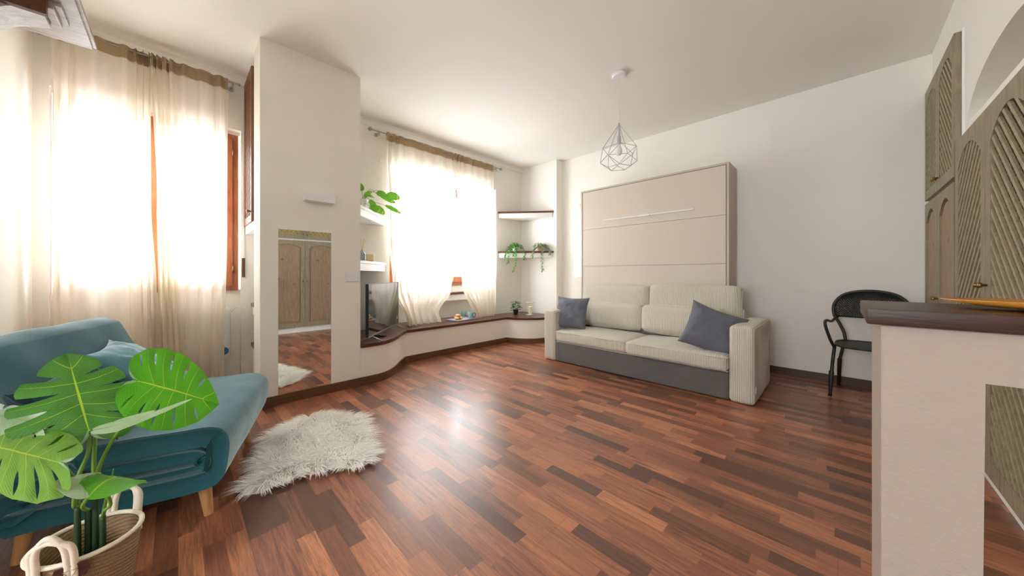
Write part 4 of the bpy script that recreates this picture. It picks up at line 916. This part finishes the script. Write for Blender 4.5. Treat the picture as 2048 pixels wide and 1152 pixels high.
def leaf(B, Tp, Sd, mat, cuts=(.30, .42, .54, .66, .79), start=.42, gap=.035, cup=.10, droop=.12, closed=False, wl=1.0, wr_=1.0, lab=None, seed=0, gl=None):
    B, Tp, Sd = Vector(B), Vector(Tp), Vector(Sd); Y = Tp-B; X = Sd-Y*(Sd.dot(Y)/Y.length_squared)*0; Nn = X.cross(Y).normalized(); L = Y.length
    if Nn.dot(ray(1024, 548, 0)*0+Vector((0, 0, CAMH))-B) < 0: Nn = -Nn
    bm = bmesh.new(); uvl = bm.loops.layers.uv.new(); org = K.location; rnd = random.Random(seed)
    def P(s, t, v, x_):
        m = margin(t); b = Vector((0, max(0, (t-.12)/.88)**1.15*.93, 0)); m = m*(1-(0 if closed else .045)*abs(x_)**5) if 0 < t < .97 else m
        bx = b.lerp(Vector((m.x, m.y, 0)), v); bx.y -= .05*math.sin(PI*v)*(1-t)
        xx = bx.x*s*(wl if s < 0 else wr_)*1.0; z = cup*L*(xx*xx*2.2)*-1-droop*L*max(0, bx.y)**2+.018*L*(1-x_*x_)*v+.010*L*noise.noise(Vector((xx*5+seed, bx.y*5, 0)))
        return B+X*(xx/.53)+Y*bx.y+Nn*z-org
    for s in (-1, 1):
        gap_, cl = (gl if (s < 0 and gl) else (gap, closed)); cc = [c+rnd.uniform(-.012, .012) for c in cuts]; edges = [0.0]+cc+[1.0]; st = [None]+[start+rnd.uniform(-.08, .12) for _ in cuts]+[None]
        for k in range(len(edges)-1):
            a, b = edges[k], edges[k+1]; nu, nv = (8 if len(cuts) > 1 else 40), 14; G = []
            for j in range(nv+1):
                v = j/nv; row = []
                def gp_(q):
                    if q in (0, len(edges)-1) or v <= st[q]: return 0
                    e_ = (v-st[q])/(1-st[q])
                    return gap_*(math.sin(PI*min(1, e_/.85))**.7 if cl else e_**.6) if not (cl and e_ > .85) else 0
                g0, g1 = gp_(k), gp_(k+1)
                for i in range(nu+1):
                    x_ = -1+2*i/nu; t = (a+g0)+(b-g1-a-g0)*i/nu; row.append(bm.verts.new(P(s, t, v, x_ if not (k == 0 and i == 0) else 0)))
                G.append(row)
            for j in range(nv):
                for i in range(nu):
                    f = bm.faces.new((G[j][i], G[j][i+1], G[j+1][i+1], G[j+1][i]) if s > 0 else (G[j+1][i], G[j+1][i+1], G[j][i+1], G[j][i]))
                    uvs = [(i/nu, j/nv), ((i+1)/nu, j/nv), ((i+1)/nu, (j+1)/nv), (i/nu, (j+1)/nv)]
                    if s < 0: uvs = [uvs[3], uvs[2], uvs[1], uvs[0]]
                    for lp, uv in zip(f.loops, uvs): lp[uvl].uv = uv
    bmesh.ops.remove_doubles(bm, verts=bm.verts, dist=1e-5)
    # make the upper side face Nn
    bm.normal_update(); sm = sum((f.normal*f.calc_area() for f in bm.faces), Vector())
    if sm.dot(Nn) < 0: bmesh.ops.reverse_faces(bm, faces=bm.faces[:])
    bm.normal_update(); o = finish('leaf', bm, mat, K, True)
    if lab: o['label'] = lab
    return o
def stalk(name, pts, r, mat, n=6):
    bm = bmesh.new(); pts = catmull([Vector(p)-K.location for p in pts], n); m = len(pts)
    rr = [r[0]+(r[1]-r[0])*i/(m-1) for i in range(m)]; tube(bm, pts, rr, 8); return finish(name, bm, mat, K, True)
bz = .14
def pb(dx, dy, z=bz): return PC+Vector((dx, dy, z))
# petioles and canes (bases in the pot; tops where each leaf attaches)
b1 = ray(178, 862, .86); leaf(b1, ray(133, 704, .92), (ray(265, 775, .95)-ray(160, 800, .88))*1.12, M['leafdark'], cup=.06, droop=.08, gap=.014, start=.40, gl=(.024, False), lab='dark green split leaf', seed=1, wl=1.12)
b2 = ray(275, 762, .96); leaf(b2, ray(434, 800, 1.0), (ray(372, 706, 1.08)-ray(352, 780, .98))*1.0, M['leafbright'], cup=.05, droop=.08, gap=.009, start=.40, closed=True, gl=(.008, True), lab='bright green split leaf', seed=2, wl=.92, wr_=1.0)
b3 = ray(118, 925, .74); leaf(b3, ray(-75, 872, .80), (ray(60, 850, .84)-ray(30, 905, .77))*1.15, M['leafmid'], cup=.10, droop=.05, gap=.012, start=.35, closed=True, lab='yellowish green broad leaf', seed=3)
b4 = ray(312, 822, .86); leaf(b4, ray(232, 858, .80), ray(405, 790, .90)-ray(320, 822, .86)+Vector((0, 0, -.012)), M['leafpale'], cup=-.15, droop=.1, gap=.008, cuts=(.4, .62), lab='leaf seen edge-on with pale underside', seed=4)
b5 = ray(196, 950, .78); leaf(b5, ray(292, 965, .72), ray(200, 972, .66)-ray(230, 957, .74), M['leafbright'], cup=.25, droop=.0, cuts=(), lab='small bright low leaf', seed=5)
b6 = ray(192, 955, .78); leaf(b6, ray(105, 968, .72), ray(150, 938, .86)-ray(150, 958, .77), M['leafpale'], cup=.30, droop=.0, cuts=(), lab='small pale low leaf', seed=6)
b7 = ray(70, 845, .84); leaf(b7, ray(-70, 815, .86), ray(20, 796, .92)-ray(0, 840, .85), M['leafpale'], cup=.30, droop=.05, gap=.02, lab='pale leaf cut by the left edge', seed=7)
c1, c2, c3, c4 = ray(155, 1012, .870), ray(176, 1020, .887), ray(191, 985, .896), ray(206, 1032, .896)
for cc_, r_ in ((c1, .0085), (c2, .008), (c3, .009), (c4, .008)):
    stalk('cane', [Vector((cc_.x, cc_.y, .115)), Vector((cc_.x+.001, cc_.y, .2)), cc_], (r_, r_*.8), M['cane'])
stalk('petiole', [c1, ray(155, 985, .83), ray(158, 950, .84), ray(176, 905, .86), b1], (.006, .004), M['stem'])
stalk('petiole', [c3, ray(200, 930, .87), ray(240, 860, .88), ray(290, 828, .88), b4], (.0055, .0035), M['stem'])
stalk('petiole', [c3, ray(188, 910, .88), ray(200, 830, .93), ray(240, 775, .96), b2], (.0055, .0035), M['stem'])
stalk('petiole', [c1, ray(148, 1010, .82), ray(150, 960, .80), b3], (.0055, .0035), M['stem'])
stalk('petiole', [c4, ray(210, 1020, .84), ray(221, 1008, .83), ray(208, 975, .80), b5], (.005, .0035), M['stem'])
stalk('petiole', [c2, ray(165, 1012, .82), ray(186, 980, .80), b6], (.005, .0035), M['stem'])
stalk('petiole', [c3, ray(140, 950, .90), ray(110, 880, .90), b7], (.0055, .004), M['stem'])
stalk('petiole', [c4, ray(212, 1000, .85), ray(222, 960, .85), ray(227, 938, .85)], (.005, .0015), M['stem'])
